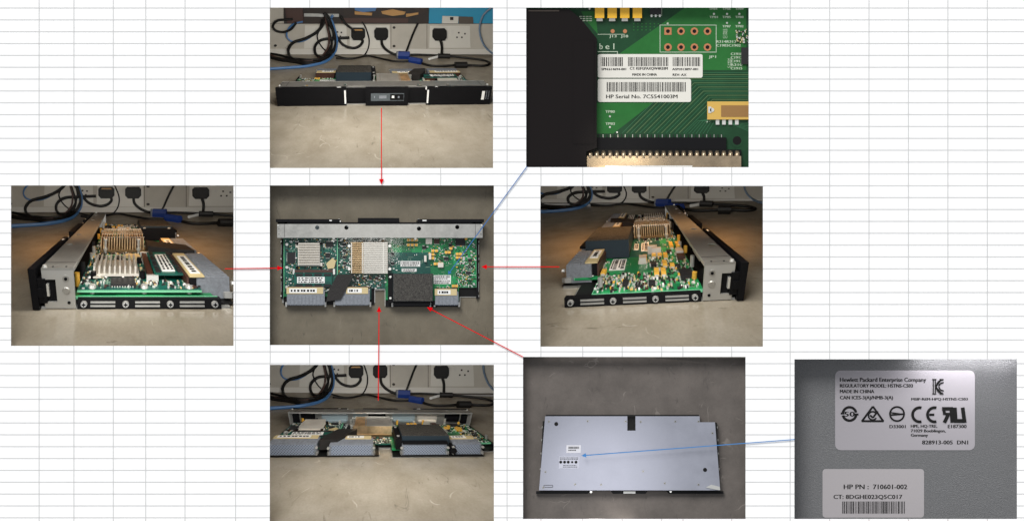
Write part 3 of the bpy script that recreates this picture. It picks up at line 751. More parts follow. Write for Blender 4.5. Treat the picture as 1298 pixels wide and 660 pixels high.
    cable('power_cable', K + 'curled in a round ring in the %s', [(330, 132), (275, 135), (225, 140), (198, 165), (202, 198), (232, 208), (262, 190), (279, 150), (276, 110), (258, 65), (240, 40)], 5.2, cab_k, lift=4)
    cable('power_cable', K + 'of the twisted bundle hanging farthest right in the %s', [(235, 35), (250, 75), (270, 110), (278, 150), (262, 195), (215, 222), (160, 228), (90, 216), (24, 210)], 4.5, cab_k, lift=6)
    cable('power_cable', K + 'lying lowest of the bundle on the bench in the %s', [(238, 60), (252, 110), (262, 160), (240, 205), (190, 218), (120, 214), (60, 200), (18, 193)], 4.5, cab_k, lift=3)
    cable('power_cable', K + 'with thin sheath crossing the ring in the %s', [(225, 60), (215, 100), (206, 130), (222, 165), (250, 190), (290, 205), (330, 212), (380, 205), (402, 180), (408, 140), (395, 95), (380, 70)], 2.6, cab_k, lift=1)
    cable('power_cable', K + 'lying behind the module towards the blue plug in the %s', [(280, 212), (340, 214), (400, 203), (450, 212), (510, 224), (575, 224)], 3.6, cab_k)
    cable('power_cable', K + 'rising to the shelf above the blue plug in the %s', [(598, 76), (582, 110), (568, 145), (556, 178), (548, 192)], 4, cab_k, lift=2)
    cable('power_cable', K + 'with short slack resting left on the bench in the %s', [(14, 205), (60, 218), (120, 226), (170, 235), (215, 228)], 5.5, cab_k)
    cable('power_cable', 'brown cable hanging steeply in the twisted bundle in the %s', [(236, 40), (244, 90), (252, 130), (248, 170), (228, 200), (210, 212)], 3.4, brown, lift=7)
    cable('power_cable', 'thin black cable hanging down the bundle middle in the %s', [(230, 38), (256, 80), (268, 125), (258, 165), (236, 198), (205, 216), (150, 222)], 3, cab_k, lift=8)
    cable('network_cable', 'short blue cable strand running down inside the twisted bundle in the %s', [(262, 60), (276, 100), (284, 140), (280, 180), (262, 206)], 3, cab_b, lift=8)
    cable('power_cable', 'brown cable lying flat at the far left under the bundle in the %s', [(14, 196), (50, 210), (100, 222), (150, 226), (190, 222)], 4, brown)
    cable('network_cable', 'bright blue cable lying along the bench front left in the %s', [(10, 254), (90, 249), (170, 242), (235, 226), (268, 200), (278, 160), (270, 110), (252, 70), (268, 45)], 5, cab_b, lift=1)
    cable('network_cable', 'thin blue cable looping on the trunking at far left in the %s', [(150, 70), (112, 80), (90, 105), (90, 132), (110, 147), (150, 145), (190, 122), (220, 92), (236, 60)], 3.2, cab_b, lift=1)
    cable('network_cable', 'thin grey blue cable hanging at far right in the %s', [(885, 14), (852, 45), (838, 90), (842, 130), (858, 165), (884, 190), (915, 200)], 3.6, cab_w, lift=1)
    if key == 'front':
        cable('power_cable', K + 'with small coil at the upper left corner in the %s', [(125, 72), (105, 98), (75, 110), (45, 104), (34, 86), (50, 66), (80, 62), (110, 60)], 4.5, cab_k, lift=1)
        cable('power_cable', K + 'slanting down to the leftmost plug in the %s', [(295, 45), (318, 80), (345, 100), (352, 112)], 4.5, cab_k, lift=3)
    # video cable with two blue ends, ferrites, pale tag
    t = thing('video_cable', 'black video cable with two blue plugs and ferrite lumps in the %s' % where, 'cable', P.map(P.floor(*A(620, 225))), 'cables behind the module in the ' + where)
    cable('cord', '', [(560, 199), (600, 198), (650, 200), (710, 203), (780, 210), (850, 219), (876, 231), (852, 241), (765, 238), (700, 242), (650, 241), (610, 231)], 4.2, cab_k, t)
    def lump(u0, v0, u1, v1, rr, m, nm, n=6, hf=1.0):
        a = path([(u0, v0), ((u0 + u1) / 2, (v0 + v1) / 2), (u1, v1)], rr * k3); mb = MB(m); mb.tube([a[0], a[len(a) // 2], a[-1]], rr * k3, n); return build(mb, nm, P, t, bevel=.2)
    lump(522, 199, 566, 201, 15, vga, 'blue_plug'); lump(514, 199, 521.5, 199, 14, conn, 'metal_shell'); lump(566, 217, 612, 225, 11, vga, 'blue_plug')
    lump(676, 203, 722, 204, 9.5, cab_k, 'ferrite_core', 10); lump(742, 238, 788, 238, 10.5, cab_k, 'ferrite_core', 10); lump(642, 215, 676, 206, 4.8, white, 'pale_sleeve', 8)
    # box sides of this little set, and an unseen brown lid added for warm reflections
    far = max(P.map(p).y for p in (P.wall(r[0], jy, -6), P.wall(r[2], jy, -6), P.wall(r[0], r[1], -6))) + .05
    mb = MB(boxgrey)
    for x in (r[0] - 6.5, r[2] + 5.5):
        a = pw(x, r[1] - 6, 3); b = pw(x + 1, r[3] + 6, 3); mb.box(a.x, b.x, .03, far, b.z, a.z)
    structure(build(mb, 'partition_wall', None))
    mb = MB(bounce_b); a = pw(r[0] - 5, r[1] - 8, 0); b = pw(r[2] + 5, r[1] - 6.5, 0); mb.box(a.x, b.x, .06, far, b.z, a.z)
    structure(build(mb, 'bounce_lid', None))
    return P, A, wquad, far

LAMPS = {'front': (108, (1, .97, .91)), 'left': (66, (1, .95, .86)), 'right': (54, (1, .95, .86)), 'rear': (85, (1, .97, .92))}
for key in ('front', 'left', 'right', 'rear'):
    P, A, wq, far = backdrop(key); r = P.rect
    en, lc = LAMPS[key]
    c = P.c[0]; lamp('bench_fill', pw(c, r[1] - 2.5, 55), pw(c, r[1] + 120, 130), en, 2.6, .5, lc)  # added area light, hidden above each window, fills the bench set
    if key in ('left', 'right'):             # added unseen warm fill at the back of the bench
        lamp('warm_back_fill', pw(c, r[1] - 4, far * 66), pw(c, r[3] - 60, far * 80), 15, 2.4, .8, (1, .52, .20)).data.spread = R(95)
    # shelf things visible only in the front photo
    if key == 'front':
        def wt(nm, lab, cat, pts, o0, o1, m, bevel=0.):
            mb = MB(m); wq(mb, pts, o0, o1); return tag(build(mb, nm, P, bevel=bevel), lab, cat)
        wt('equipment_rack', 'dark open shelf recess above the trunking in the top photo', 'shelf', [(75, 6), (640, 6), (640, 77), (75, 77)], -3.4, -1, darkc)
        wt('wall_board', 'pale corner board at the upper left of the top photo', 'board', [(10, 6), (72, 6), (76, 77), (10, 77)], -3.4, -.5, trunk_m)
        wt('blue_crate', 'bright blue board above the rightmost socket in the top photo', 'crate', [(643, 6), (905, 6), (905, 77), (640, 77)], -3.4, .5, crate)
        wt('brown_box', 'dark red brown box at the left of the shelf recess in the top photo', 'box', [(80, 15), (148, 15), (152, 76), (90, 76)], -.9, 3, brown)
        wt('grey_bar', 'long dull metal bar on the shelf behind the cable bundle', 'bar', [(155, 38), (290, 40), (290, 52), (155, 50)], -.9, 3, steel)
        wt('blue_bag', 'light blue bag on the shelf above the leftmost plug', 'bag', [(352, 8), (440, 8), (432, 28), (385, 33), (352, 26)], -.9, 4, cab_b, .4)
        wt('brown_hose', 'orange brown tapered tube on the shelf right of the blue bag', 'tube', [(455, 30), (500, 22), (550, 32), (545, 42), (500, 48), (460, 40)], -.9, 4, woodg, .8)
        wt('brown_hose', 'short golden tube under the blue bag on the shelf', 'tube', [(352, 30), (420, 36), (418, 46), (352, 42)], -.9, 3, woodg, .6)
        wt('brown_hose', 'thin golden rail along the shelf right of the tapered tube', 'tube', [(552, 40), (600, 34), (600, 42), (552, 52)], -.9, 2, woodg, .3)
        wt('dark_tray', 'dark brown tray standing low on the shelf recess', 'tray', [(300, 56), (560, 56), (560, 74), (300, 74)], -.9, 1.5, brown)
        t = thing('junction_box', 'small white switch box on the blue board in the top photo', 'junction box', P.map(P.wall(*A(725, 77), 1)))
        mb = MB(sock); wq(mb, [(694, 48), (756, 50), (754, 77), (692, 77)], .6, 4); build(mb, 'box_body', P, t, bevel=.3)
        mb = MB(darkc); wq(mb, [(723, 52), (736, 52), (736, 64), (723, 64)], 4.05, 4.6); build(mb, 'socket_hole', P, t)
        wt('grey_box', 'plain grey box right beside the white switch box', 'box', [(757, 50), (812, 52), (814, 77), (757, 77)], .6, 3, boxgrey)
blade(PAN['front'], 'server module seen from its black front fascia in the top photo', 3)
blade(PAN['left'], 'server module seen from its left end in the left hand photo', 3)
blade(PAN['right'], 'server module seen from its right end in the right hand photo', 3)
blade(PAN['rear'], 'server module seen from its four rear connectors in the bottom photo', 3)
blade(OV, 'server module lying flat seen from above in the centre photo', 3)

# ------------------------------------------------------------------ flat benches (overhead photos)
def flatbench(P, m, name='bench_top', dep=30):
    r = P.rect; mb = MB(m); nx, ny = 12, 10; L, T_, R_, B = r[0] - 6, r[1] - 6, r[2] + 6, r[3] + 6
    g = [pw(L + (R_ - L) * i / nx, T_ + (B - T_) * j / ny, dep) for j in range(ny + 1) for i in range(nx + 1)]
    q = len(g); mb.v = g + [p + Vector((0, .04, 0)) for p in g]
    I = lambda i, j: j * (nx + 1) + i
    for j in range(ny):
        for i in range(nx): mb.f.append((I(i, j), I(i, j + 1), I(i + 1, j + 1), I(i + 1, j))); mb.f.append(tuple(q + k for k in (I(i, j), I(i + 1, j), I(i + 1, j + 1), I(i, j + 1))))
    mb.mi = [0] * len(mb.f)
    o = build(mb, name, None)
    o.data.attributes['bc'].data.foreach_set('vector', [c for v in mb.v for c in (v.x * 100, v.z * 100, v.y * 100)])
    mb = MB(boxgrey)
    for x in (r[0] - 6.5, r[2] + 5.5):
        a = pw(x, r[1] - 6, 3); b = pw(x + 1, r[3] + 6, 3); mb.box(a.x, b.x, .03, dep * S, b.z, a.z)
    structure(build(mb, 'partition_wall', None))
    return structure(o)
flatbench(OV, bench_b)
flatbench(UN, bench_c, dep=24)

# underside of the module
def underside():
    P = UN; T = thing('server_module', 'server module turned over showing its bluish metal base plate in the lower right photo', 'circuit module', P.map(Vector((0, -50, 0))), 'the same server module seen from five sides')
    part = lambda mb, n, p=None, **k: build(mb, n, P, p or T, **k)
    mb = MB(black)
    mb.prism([(-133, -2), (-133, 2), (-60, 2), (-52, -3)], 3, 9); q = part(mb, 'fascia_panel', bevel=.4)
    mb = MB(black); mb.prism([(50, -3), (56, 2), (133, 2), (133, -2)], 3, 9); part(mb, 'fascia_panel', bevel=.4)
    mb = MB(black); mb.prism([(-28, -3), (-24, 2), (22, 2), (26, -3)], 3, 11); dh = part(mb, 'display_housing', bevel=.4)
    mb = MB(white); mb.box(-9, 8, -1.8, 1.4, 11, 11.4); part(mb, 'label', dh)
    for x in (-55, 58): mb = MB(silver); mb.disc((x, -1, 8), 1.6, 'z', 1.6, 10); part(mb, 'screw')
    mb = MB(film); mb.box(-128, -124.5, -101, -4, 2, 15, (1, 4)); mb.box(124.5, 128, -99, -4, 2, 15, (1, 4)); mb.box(-124, 102, -110, -107.5, 2, 15, (4, 1)); mb.box(-4.5, 8.4, -92, -88, 2, 10); mb.box(-120, 120, -4.5, -2, 2, 15, (4, 1)); mb.box(-5, 9, -110, -88, 2, 8)
    part(mb, 'side_rail')
    for sx in (-1, 1):
        for y in (-92, -74, -55, -33): mb = MB(steel); mb.disc((sx * 127.5, y, 9), 1.9, 'x', sx * 1.5, 10); part(mb, 'screw')
    mb = MB(plate_b); o_ = [(-129, -3), (-125, -108), (-3.5, -108), (-3.5, -88), (8.5, -88), (8.5, -108), (103, -108), (103, -99.5), (125, -99.5), (129, -3)]
    # plate in strips so shading stays even
    z0, z1 = 15.2, 16.8
    mb.prism([(-129, -3), (-124.8, -108), (-3.6, -108), (-3.6, -3)], z0, z1); mb.prism([(-3.59, -3), (-3.59, -87.6), (8.39, -87.6), (8.39, -3)], z0, z1)
    mb.prism([(8.4, -3), (8.4, -108), (103, -108), (103, -3)], z0, z1); mb.prism([(103.01, -3), (103.01, -99.5), (125.3, -99.5), (128.5, -3)], z0, z1)
    base = part(mb, 'base_plate')
    for x, y in ((-108, -97), (108, -32)):
        mb = MB(film); mb.disc((x, y, z1 + .05), 2.9, 'z', .25, 18); part(mb, 'round_hole', base)
    for x, y in ((-119, -100.5), (-62, -101), (-6, -100.5), (16, -100), (67, -100.5), (101, -100.5), (121, -84), (-123, -7), (-78, -11.5), (-41, -11), (50, -13), (98, -11), (-121, -29), (19, -30), (122, -8)):
        mb = MB(steel); mb.disc((x, y, z1 + .05), 1.7, 'z', .5, 10, 1.3); mb.m(chip); mb.disc((x, y, z1 + .56), .8, 'z', .2, 8); part(mb, 'rivet', base)
    mb = MB(chip); 
    for a, b, c_, d in ((-122, -110, -10.6, -9.9), (-122, -110, -7.7, -7), (-122.7, -122, -10.2, -7.4), (-110, -109.3, -10.2, -7.4)): mb.box(a, b, c_, d, z1 + .05, z1 + .25)
    part(mb, 'slot', base)
    mb = MB(steel_b); mb.prism([(108, -7), (116, -11), (128, -8), (128.5, -3.2), (122, -4)], z1, z1 + 1.5); part(mb, 'corner_tab', base)
    rnd = random.Random(5)
    mb = MB(mat('small_label_film', (.56, .56, .60), .5)); mb.box(-92, -71, -67, -56, z1 + .1, z1 + .4); mb.m(ink)
    x = -90
    while x < -75: wv = rnd.uniform(.3, .9); mb.box(x + 1, x + wv + 1, -65, -61.8, z1 + .42, z1 + .55); x += wv + .45
    x = -89
    while x < -78: wv = rnd.uniform(.8, 2); mb.box(x, x + wv, -60.5, -59, z1 + .42, z1 + .55); x += wv + .6
    part(mb, 'small_barcode_label', base)
    mb = MB(mat('regulatory_label_film', (.44, .45, .52), .5, .1)); mb.box(-102, -73, -51, -34, z1 + .1, z1 + .3); mb.m(ink)
    for x in (-99.5, -94, -88.7, -83, -77.5): mb.disc((x, -43, z1 + .32), 2.1 if x != -83 else 1.6, 'z', .2, 10)
    for y in (-49.5, -47.6, -38.6, -36.4):
        x = -101 + (0 if y < -45 else 5)
        while x < -77: wv = rnd.uniform(.8, 3); mb.box(x, x + wv, y, y + .8, z1 + .32, z1 + .5); x += wv + .7
    part(mb, 'regulatory_label', base)
underside()

# ------------------------------------------------------------------ helper for the two flat close ups: page coordinates, height towards the viewer
class PagePanel:
    def __init__(s, dep): s.dep = dep
    def map(s, p): return pw(p.x, -p.y, s.dep - p.z)
def barcode(mb, x0, x1, y0, y1, z, rnd, wmin=.9):
    x = x0
    while x < x1 - .5:
        wv = rnd.choice((.6, .9, 1.3)); mb.box(x, min(x + wv, x1), -y1, -y0, z, z + .15); x += wv + rnd.choice((.7, .9, 1.3))
def ptext(mb, s, x0, x1, ybase, h, z, bold=.2): mb.text(s, (x0, -ybase, z), (1, 0, 0), (0, 1, 0), x1 - x0, h, bold)
def rrect(x0, y0, x1, y1, r_):
    pts = []
    for cx, cy, a0 in ((x1 - r_, y0 + r_, -90), (x1 - r_, y1 - r_, 0), (x0 + r_, y1 - r_, 90), (x0 + r_, y0 + r_, 180)):
        for k in range(5): a = R(a0 + k * 22.5); pts.append((cx + r_ * math.cos(a), -(cy + r_ * math.sin(a))))
    return pts

# ---- close up of the board labels
def closeup():
    P = PagePanel(26); r = RECTS[1]; rnd = random.Random(9)
    X = lambda c: 660 + c / 3.07
    Y = lambda c: 5 + c / 3.07
    T = thing('circuit_board', 'green circuit board corner in extreme close up with two barcode labels, top right photo', 'circuit board', pw(808, 206, 26))
    part = lambda mb, n, p=None, **k: build(mb, n, P, p or T, **k)
    gd = mat('board_mask_dark', (.006, .048, .016), .4, spec=.25, var=.15, vscale=.05); gl = mat('board_mask_light', (.014, .125, .022), .4, spec=.25, var=.10, vscale=.04)
    tr = mat('trace_line', (.012, .115, .04), .4); tr2 = mat('trace_line_bright', (.09, .17, .06), .35); silk = mat('silkscreen', (.42, .50, .38), .6)
    mb = MB(gd); mb.box(r[0] - 5, r[2] + 5, -(r[3] + 5), -(r[1] - 5), -2, 0, (6, 4))
    mb.m(gl)
    def reg(pts, z=.15): mb.prism([(X(a), -Y(b)) for a, b in pts], .02, z)
    reg([(640, 15), (875, 15), (875, 0), (655, 0)]); reg([(640, 15), (878, 15), (878, 258), (700, 258), (700, 196), (382, 196)]) ; reg([(296, 130), (360, 130), (296, 160)]) if 0 else None
    reg([(296, 385), (515, 385), (360, 505), (296, 505)]); reg([(235, 30), (290, 30), (300, 118), (250, 60)]); reg([(820, 330), (925, 330), (925, 500), (850, 440)], .12) if 0 else None
    for k in range(15):                       # bundle of traces fanning down to the connector
        o = k * 9
        yk = 268 + k * 8; ex = 395 + k * 17; pts = [(905, yk), (ex + 503 - yk, yk), (ex, 503)]
        mb.m(tr2 if k % 2 else tr)
        q = [(X(a), -Y(b)) for a, b in pts]
        for (x0, y0), (x1, y1) in zip(q, q[1:]):
            d = Vector((x1 - x0, y1 - y0)).normalized(); n = Vector((-d.y, d.x)) * .32
            mb.prism([(x0 + n.x, y0 + n.y), (x0 - n.x, y0 - n.y), (x1 - n.x, y1 - n.y), (x1 + n.x, y1 + n.y)], .16, .26 + k * .001)
    for k in range(7):
        pts = [(640 + k * 14, 505), (690 + k * 12, 455 - k * 2), (905, 455 + k * 8)]
        q = [(X(a), -Y(b)) for a, b in pts]
        for (x0, y0), (x1, y1) in zip(q, q[1:]):
            d = Vector((x1 - x0, y1 - y0)).normalized(); n = Vector((-d.y, d.x)) * .3
            mb.prism([(x0 + n.x, y0 + n.y), (x0 - n.x, y0 - n.y), (x1 - n.x, y1 - n.y), (x1 + n.x, y1 + n.y)], .3, .38 + k * .001)
    mb.m(gl)
    for k in range(22):
        xx = X(440 + (k % 8) * 16); yy = Y(78 + (k // 8) * 12); mb.disc((xx, -yy, .05), .9, 'z', .2, 8)
    # silkscreen writing
    mb.m(silk)
    def t(s, x0, x1, yb, h): ptext(mb, s, X(x0), X(x1), Y(yb), h / 3.07, .3)
    t('b', 307, 319, 177, 24); t('e', 330, 345, 177, 24); t('l', 361, 364, 177, 24); t('J13', 345, 373, 131, 10); t('J18', 390, 418, 131, 10); t('JP1', 732, 760, 211, 10)
    for s, x, y in (('TP84', 733, 24), ('TP86', 785, 24), ('TP89', 835, 24), ('TP81', 735, 56), ('TP85', 785, 56), ('TP88', 835, 56), ('TP87', 785, 92), ('TP82', 835, 92)):
        t(s, x, x + 32, y, 9)
    t('R314R313', 762, 838, 152, 10); t('C1903C1902', 762, 856, 167, 10); t('TP80', 330, 366, 424, 10); t('TP83', 330, 366, 471, 10); t('J5', 722, 740, 458, 11)
    for k, s in enumerate(('C1910', 'C1912', 'C1913', 'R310', 'C1915')): t(s, 818, 862, 200 + k * 14, 10)
    for k in range(4): mb.text('C190%d' % (k + 2), (X(795 + k * 9), -Y(135 if k < 2 else 250), .3), (0, 1, 0), (-1, 0, 0), 12, 2.6)
    for x0, y0, x1, y1 in ((541, 82, 762, 84.5), (541, 187, 762, 189.5), (541, 84.6, 543.5, 186.9), (759.5, 84.6, 762, 186.9), (300, 185, 378, 188), (375.5, 188.1, 378, 196), (300, 118, 405, 120), (503, 45, 550, 47), (548, 15, 550, 44.9)):
        mb.box(X(x0), X(x1), -Y(y1), -Y(y0), .28, .42)
    for k in range(4):
        for j in range(3): mb.box(X(228 + k * 13), X(238 + k * 13), -Y(52 + j * 8), -Y(48 + j * 8), .28, .42)
    mb.disc((X(572), -Y(77), .28), 1.4, 'z', .4, 10)
    part(mb, 'board')
    # plated holes
    for j, yy in enumerate((107, 169)):
        for k, xx in enumerate((573, 624, 676, 727)):
            mb = MB(copper); x, y = X(xx), -Y(yy)
            if j == 0 and k == 0: mb.box(x - 4.6, x + 4.6, y - 4.6, y + 4.6, .3, .7)
            else: mb.disc((x, y, .3), 5.0, 'z', .4, 8 if k else 14)
            mb.m(film); mb.disc((x, y, .72), 2.5, 'z', .1, 14); part(mb, 'plated_hole')
    for xx in (358, 406): mb = MB(copper); mb.disc((X(xx), -Y(107), .2), 2.6, 'z', .4, 14); part(mb, 'test_pad')
    for xx, yy in ((752, 40), (803, 40), (851, 40), (803, 75), (851, 75), (347, 438), (347, 480), (375, 500), (268, 20)):
        mb = MB(silver); mb.disc((X(xx), -Y(yy), .3), 1.5, 'z', .6, 8, .9); part(mb, 'test_pad')
    mb = MB(gd); mb.disc((X(842), -Y(532), .1), 8.5, 'z', .5, 20); mb.m(film); mb.disc((X(842), -Y(532), .62), 5.5, 'z', .1, 20); part(mb, 'mounting_hole')
    # amber capacitors
    for k, xx in enumerate((307, 356, 405, 454)):
        mb = MB(mat('amber_body', (.80, .44, .02), .35)); mb.box(X(xx - 18), X(xx + 18), -Y(56), -Y(2), .5, 12); c = part(mb, 'capacitor', bevel=.6)
        mb = MB(silver); mb.box(X(xx - 12), X(xx + 12), -Y(68), -Y(56.5), .3, 5); part(mb, 'solder_end', c, bevel=.8)
    mb = MB(chip); mb.box(X(503), X(548), -Y(42), -Y(12), .5, 5); mb.m(silver)
    for k in range(3): mb.box(X(506 + k * 16), X(513 + k * 16), -Y(52), -Y(42.2), .4, 1.5)
    part(mb, 'chip'); 
    mb = MB(chip); mb.box(X(858), X(905), -Y(235), -Y(170), .5, 4); part(mb, 'chip')
    mb = MB(silver, cream, chip)
    for _ in range(70):
        x, y = X(rnd.uniform(836, 892)), Y(rnd.uniform(98, 152)); mb.m(rnd.choice((silver, cream, chip))); mb.box(x, x + rnd.uniform(.8, 2.2), -y - rnd.uniform(.8, 2.2), -y, .4, rnd.uniform(1, 4))
    o = part(mb, 'solder_balls'); o['kind'] = 'stuff'
    # gold connector at right
    mb = MB(mat('dull_amber', (.58, .36, .07), .4)); mb.box(X(726), X(905), -Y(450), -Y(380), .5, 6); mb.m(mat('amber_stain', (.26, .13, .03), .5)); mb.box(X(780), X(905), -Y(440), -Y(395), 6.02, 6.4); mb.m(silver); mb.disc((X(745), -Y(413), 6), 2.8, 'z', 1, 8); mb.box(X(730), X(742), -Y(425), -Y(400), 6.02, 7)
    gc = part(mb, 'amber_component', bevel=.5)
    for k in range(4): mb = MB(silver); xx = 766 + k * 25; mb.box(X(xx - 7), X(xx + 7), -Y(470), -Y(450.5), .4, 3); part(mb, 'solder_leg', gc, bevel=.7)
    # black cover on the left
    mb = MB(mat('glossy_black_cover', (.006, .004, .004), .32, spec=.16)); mb.prism([(X(0), -Y(20)), (X(190), -Y(22)), (X(235), -Y(60)), (X(296), -Y(135)), (X(296), -Y(560)), (X(255), -Y(575)), (X(255), -Y(660)), (X(0), -Y(660))], .5, 19)
    cv = part(mb, 'black_cover', bevel=2.5)
    mb = MB(MATS['glossy_black_cover']); mb.box(X(205), X(285), -Y(545), -Y(145), 19.05, 20.5); part(mb, 'cover_rib', cv, bevel=.6)
    mb = MB(mat('cover_edge_highlight', (.045, .03, .02), .4)); mb.box(X(30), X(150), -Y(30), -Y(25), 19.05, 19.6); part(mb, 'painted_highlight', cv, bevel=.2)  # tan highlight on the cover edge, painted as a thin strip
    # metal connector shell at the bottom with fingers
    shell = mat('warm_metal_shell', (.40, .31, .21), .26, .85, var=.15, vscale=.06)
    mb = MB(shell); mb.box(X(258), X(858), -Y(680), -Y(592), .5, 15, (8, 1)); sh = part(mb, 'metal_shell')
    mb = MB(film); mb.box(X(258), X(858), -Y(591.5), -Y(567), .5, 7); part(mb, 'finger_gap_shade', sh)  # dark slab added behind the fingers, shade of the gaps as colour
    for k in range(23):
        x0 = X(262 + k * 26); mb = MB(shell); w_ = 5.4
        prof = [(Y(600), 15.3), (Y(588), 15.6), (Y(579), 14.6), (Y(573), 12), (Y(570), 7)]
        vs = []; fs = []
        for j, (yy, zz_) in enumerate(prof):
            sh_ = .4 if j == 4 else (.15 if j == 3 else 0)
            for i, (q, dz) in enumerate(((0, -1.6), (.22, -.2), (.5, .2), (.78, -.2), (1, -1.6))): vs.append((x0 + (q - .5) * w_ * (1 - sh_) + w_ / 2, -yy, zz_ + dz))
        for j in range(4):
            for i in range(4): a_ = j * 5 + i; fs.append((a_, a_ + 1, a_ + 6, a_ + 5))
        mb.add(vs, fs); part(mb, 'spring_finger', sh, smooth=True)
    mb = MB(white); mb.box(X(330), X(668), -Y(645), -Y(629), 15.1, 15.6); part(mb, 'pale_strip', sh)
    mb = MB(black); mb.box(X(296), X(800), -Y(566), -Y(520), .5, 7); hd = part(mb, 'pin_header', bevel=.4)
    for k in range(34):
        x0 = X(304 + k * 14.4); mb = MB(steel if k % 2 else chip); mb.box(x0 + .2, x0 + 1.2, -Y(519.5), -Y(508), .4, 1.6); part(mb, 'pin', hd)
    # labels
    lb = mat('paper_label', (.68, .66, .60), .5, spec=.3)
    mb = MB(lb); mb.prism(rrect(X(300), Y(196), X(708), Y(288), 2.5), .5, 1.0); mb.m(ink)
    for a, b in ((312, 398), (418, 575), (592, 698)): barcode(mb, X(a), X(b), Y(208), Y(243), 1.02, rnd)
    z = 1.1
    ptext(mb, 'SPN:614694-001', X(315), X(410), Y(259), 3.0, z); ptext(mb, 'CT: KEFGPAXQW4K03M', X(425), X(572), Y(257), 3.6, z); ptext(mb, 'ASM:013897-001', X(590), X(690), Y(259), 3.0, z)
    ptext(mb, 'MADE IN CHINA', X(435), X(530), Y(280), 3.2, z); ptext(mb, 'REV: AX', X(592), X(645), Y(281), 3.2, z)
    part(mb, 'upper_label')
    mb = MB(lb); mb.prism(rrect(X(300), Y(292), X(663), Y(382), 2.5), .5, 1.0); mb.m(ink); barcode(mb, X(335), X(642), Y(305), Y(342), 1.02, rnd)
    ptext(mb, 'HP Serial No. 7C5541003M', X(333), X(610), Y(368), 5.0, z)
    part(mb, 'lower_label')
closeup()

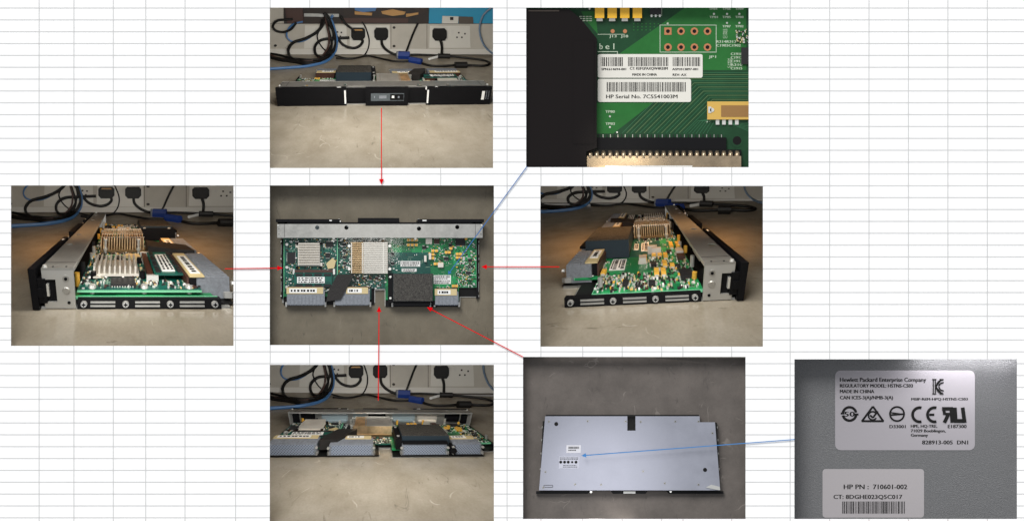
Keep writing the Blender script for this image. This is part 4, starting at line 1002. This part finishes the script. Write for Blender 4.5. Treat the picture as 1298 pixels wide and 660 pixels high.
# ---- close up of the regulatory labels on bare metal
def plateclose():
    P = PagePanel(52); r = RECTS[7]; rnd = random.Random(12)
    X = lambda c: 998 + c / 3.07
    Y = lambda c: 445 + c / 3.07
    T = thing('metal_plate', 'grey metal plate with two white printed labels in the bottom right photo', 'metal plate', pw(1148, 650, 52))
    part = lambda mb, n, p=None, **k: build(mb, n, P, p or T, **k)
    pm = mat('galvanised_plate', (.125, .126, .130), .42, .6, var=.14, vscale=.5, bump=.25, bscale=.9)
    mb = MB(pm); mb.box(r[0] - 5, r[2] + 5, -(r[3] + 5), -(r[1] - 5), -2, 0, (6, 4)); part(mb, 'plate')
    lb = mat('label_satin', (.27, .255, .275), .5, .0, spec=.5); z = .75
    mb = MB(lb); mb.prism(rrect(X(186), Y(74), X(730), Y(384), 7), .1, .6); mb.m(ink)
    def t(s, x0, x1, yb, h): ptext(mb, s, X(x0), X(x1), Y(yb), h / 3.07, z, .26)
    t('Hewlett Packard Enterprise Company', 205, 540, 118, 17); t('REGULATORY MODEL: HSTNS-CS03', 205, 488, 140, 14); t('MADE IN CHINA', 205, 338, 162, 14); t('CAN ICES-3(A)/NMB-3(A)', 205, 411, 186, 14)
    t('MSIP-REM-HPQ-HSTNS-CS03', 483, 702, 190, 10); t('D33001', 398, 460, 298, 13); t('HPE, HQ-TRE,', 481, 583, 296, 12); t('71029 Boeblingen,', 481, 616, 314, 12); t('Germany', 481, 547, 331, 12)
    t('E187300', 625, 697, 298, 14); t('828913-005', 525, 643, 361, 16); t('DN1', 661, 703, 361, 16)
    def ring(cx, cy, ro, ri, a0=0, a1=360, n=24):
        x, y = X(cx), -Y(cy); vs = []; k = n; zc[0] += .02; z = zc[0]
        for i in range(k + 1):
            a = R(a0 + (a1 - a0) * i / k); c_, s_ = math.cos(a), math.sin(a)
            for rr in (ro, ri): vs.append((x + rr / 3.07 * c_, y + rr / 3.07 * s_, z))
        mb.add(vs, [(2 * i, 2 * i + 2, 2 * i + 3, 2 * i + 1) for i in range(k)])
    zc = [z]
    def bar(x0, y0, x1, y1, wd):
        zc[0] += .02; z = zc[0]
        a = Vector((X(x0), -Y(y0))); b = Vector((X(x1), -Y(y1))); d = (b - a).normalized(); n = Vector((-d.y, d.x)) * wd / 6.14
        mb.add([(a + n).to_tuple() + (z,), (a - n).to_tuple() + (z,), (b - n).to_tuple() + (z,), (b + n).to_tuple() + (z,)], [(0, 1, 2, 3)])
    # 50-year mark
    ring(242, 243, 31, 21, 12, 168); ring(242, 243, 31, 21, 192, 348); ptext(mb, '50', X(222), X(262), Y(253), 20 / 3.07, z + .02, .4); bar(208, 241, 222, 241, 8); bar(262, 245, 277, 245, 8)
    # tick in a triangle
    bar(333, 214, 290, 272, 8); bar(333, 214, 374, 272, 8); bar(289, 271, 375, 271, 8); ring(332, 250, 19, 13, 30, 330); bar(322, 248, 333, 258, 7); bar(333, 258, 352, 232, 7)
    # ring with arrow bars
    ring(427, 243, 31, 24); bar(404, 238, 440, 243, 5); bar(404, 247, 456, 243, 7)
    # CE
    ring(515, 246, 33, 22, 75, 285); ring(573, 246, 33, 22, 75, 285); bar(552, 246, 572, 246, 9)
    # reversed R and U monogram
    bar(602, 223, 645, 223, 14); bar(638, 218, 642, 277, 15); bar(612, 243, 640, 243, 10); bar(609, 226, 612, 246, 12); bar(626, 246, 611, 277, 14)
    bar(652, 218, 656, 277, 14); bar(682, 218, 690, 277, 15); bar(652, 270, 690, 270, 15)
    # KC mark
    bar(568, 108, 568, 166, 4); bar(576, 108, 576, 166, 4); bar(564, 165, 580, 165, 4); bar(564, 109, 580, 109, 4); bar(580, 134, 600, 109, 5); bar(580, 140, 603, 166, 5); ring(606, 137, 29, 24, 90, 270); ring(606, 137, 18, 13, 80, 280); bar(592, 109, 608, 109, 4); bar(592, 165, 608, 165, 4)
    part(mb, 'regulatory_label')
    mb = MB(mat('label_satin_light', (.31, .29, .30), .5)); mb.prism(rrect(X(137), Y(457), X(532), Y(646), 4), .1, .6); mb.m(ink)
    t('HP PN :', 220, 316, 535, 19); t('710601-002', 334, 466, 535, 19); t('CT: 8DGHE023Q5C017', 180, 447, 573, 17); barcode(mb, X(214), X(462), Y(583), Y(630), .65, rnd)
    part(mb, 'part_number_label')
plateclose()
flash(765, 610, 1800, 110, (1, .98, 1))
flash(475, 305, 380, 100)
flash(790, 190, 1500, 40, (1, .9, .72))
for x_, y_, e_ in ((483, 128, 2600), (165, 345, 2600), (815, 345, 2400), (480, 560, 3600)): flash(x_, y_, e_, 92, (1, .97, .92), .8)  # added front fill for the four bench sets
lamp('top_edge_fill', pw(1225, 449, 24), pw(1225, 530, 52), 15, 1.3, .12, (1, .98, 1))  # added hidden light that brightens the top of the metal plate
lamp('bottom_edge_fill', pw(775, 661, 6), pw(770, 625, 24), 1.0, .6, .1, (1, .96, .9))  # added hidden light that brightens the lower bench by the base plate
lamp('shell_fill', pw(775, 215.5, 2), pw(778, 203, 12), 1.1, .5, .05, (1, .88, .68))  # added hidden light for glare on the connector shell
for o in bpy.data.objects:
    if '_o' in o: del o['_o']
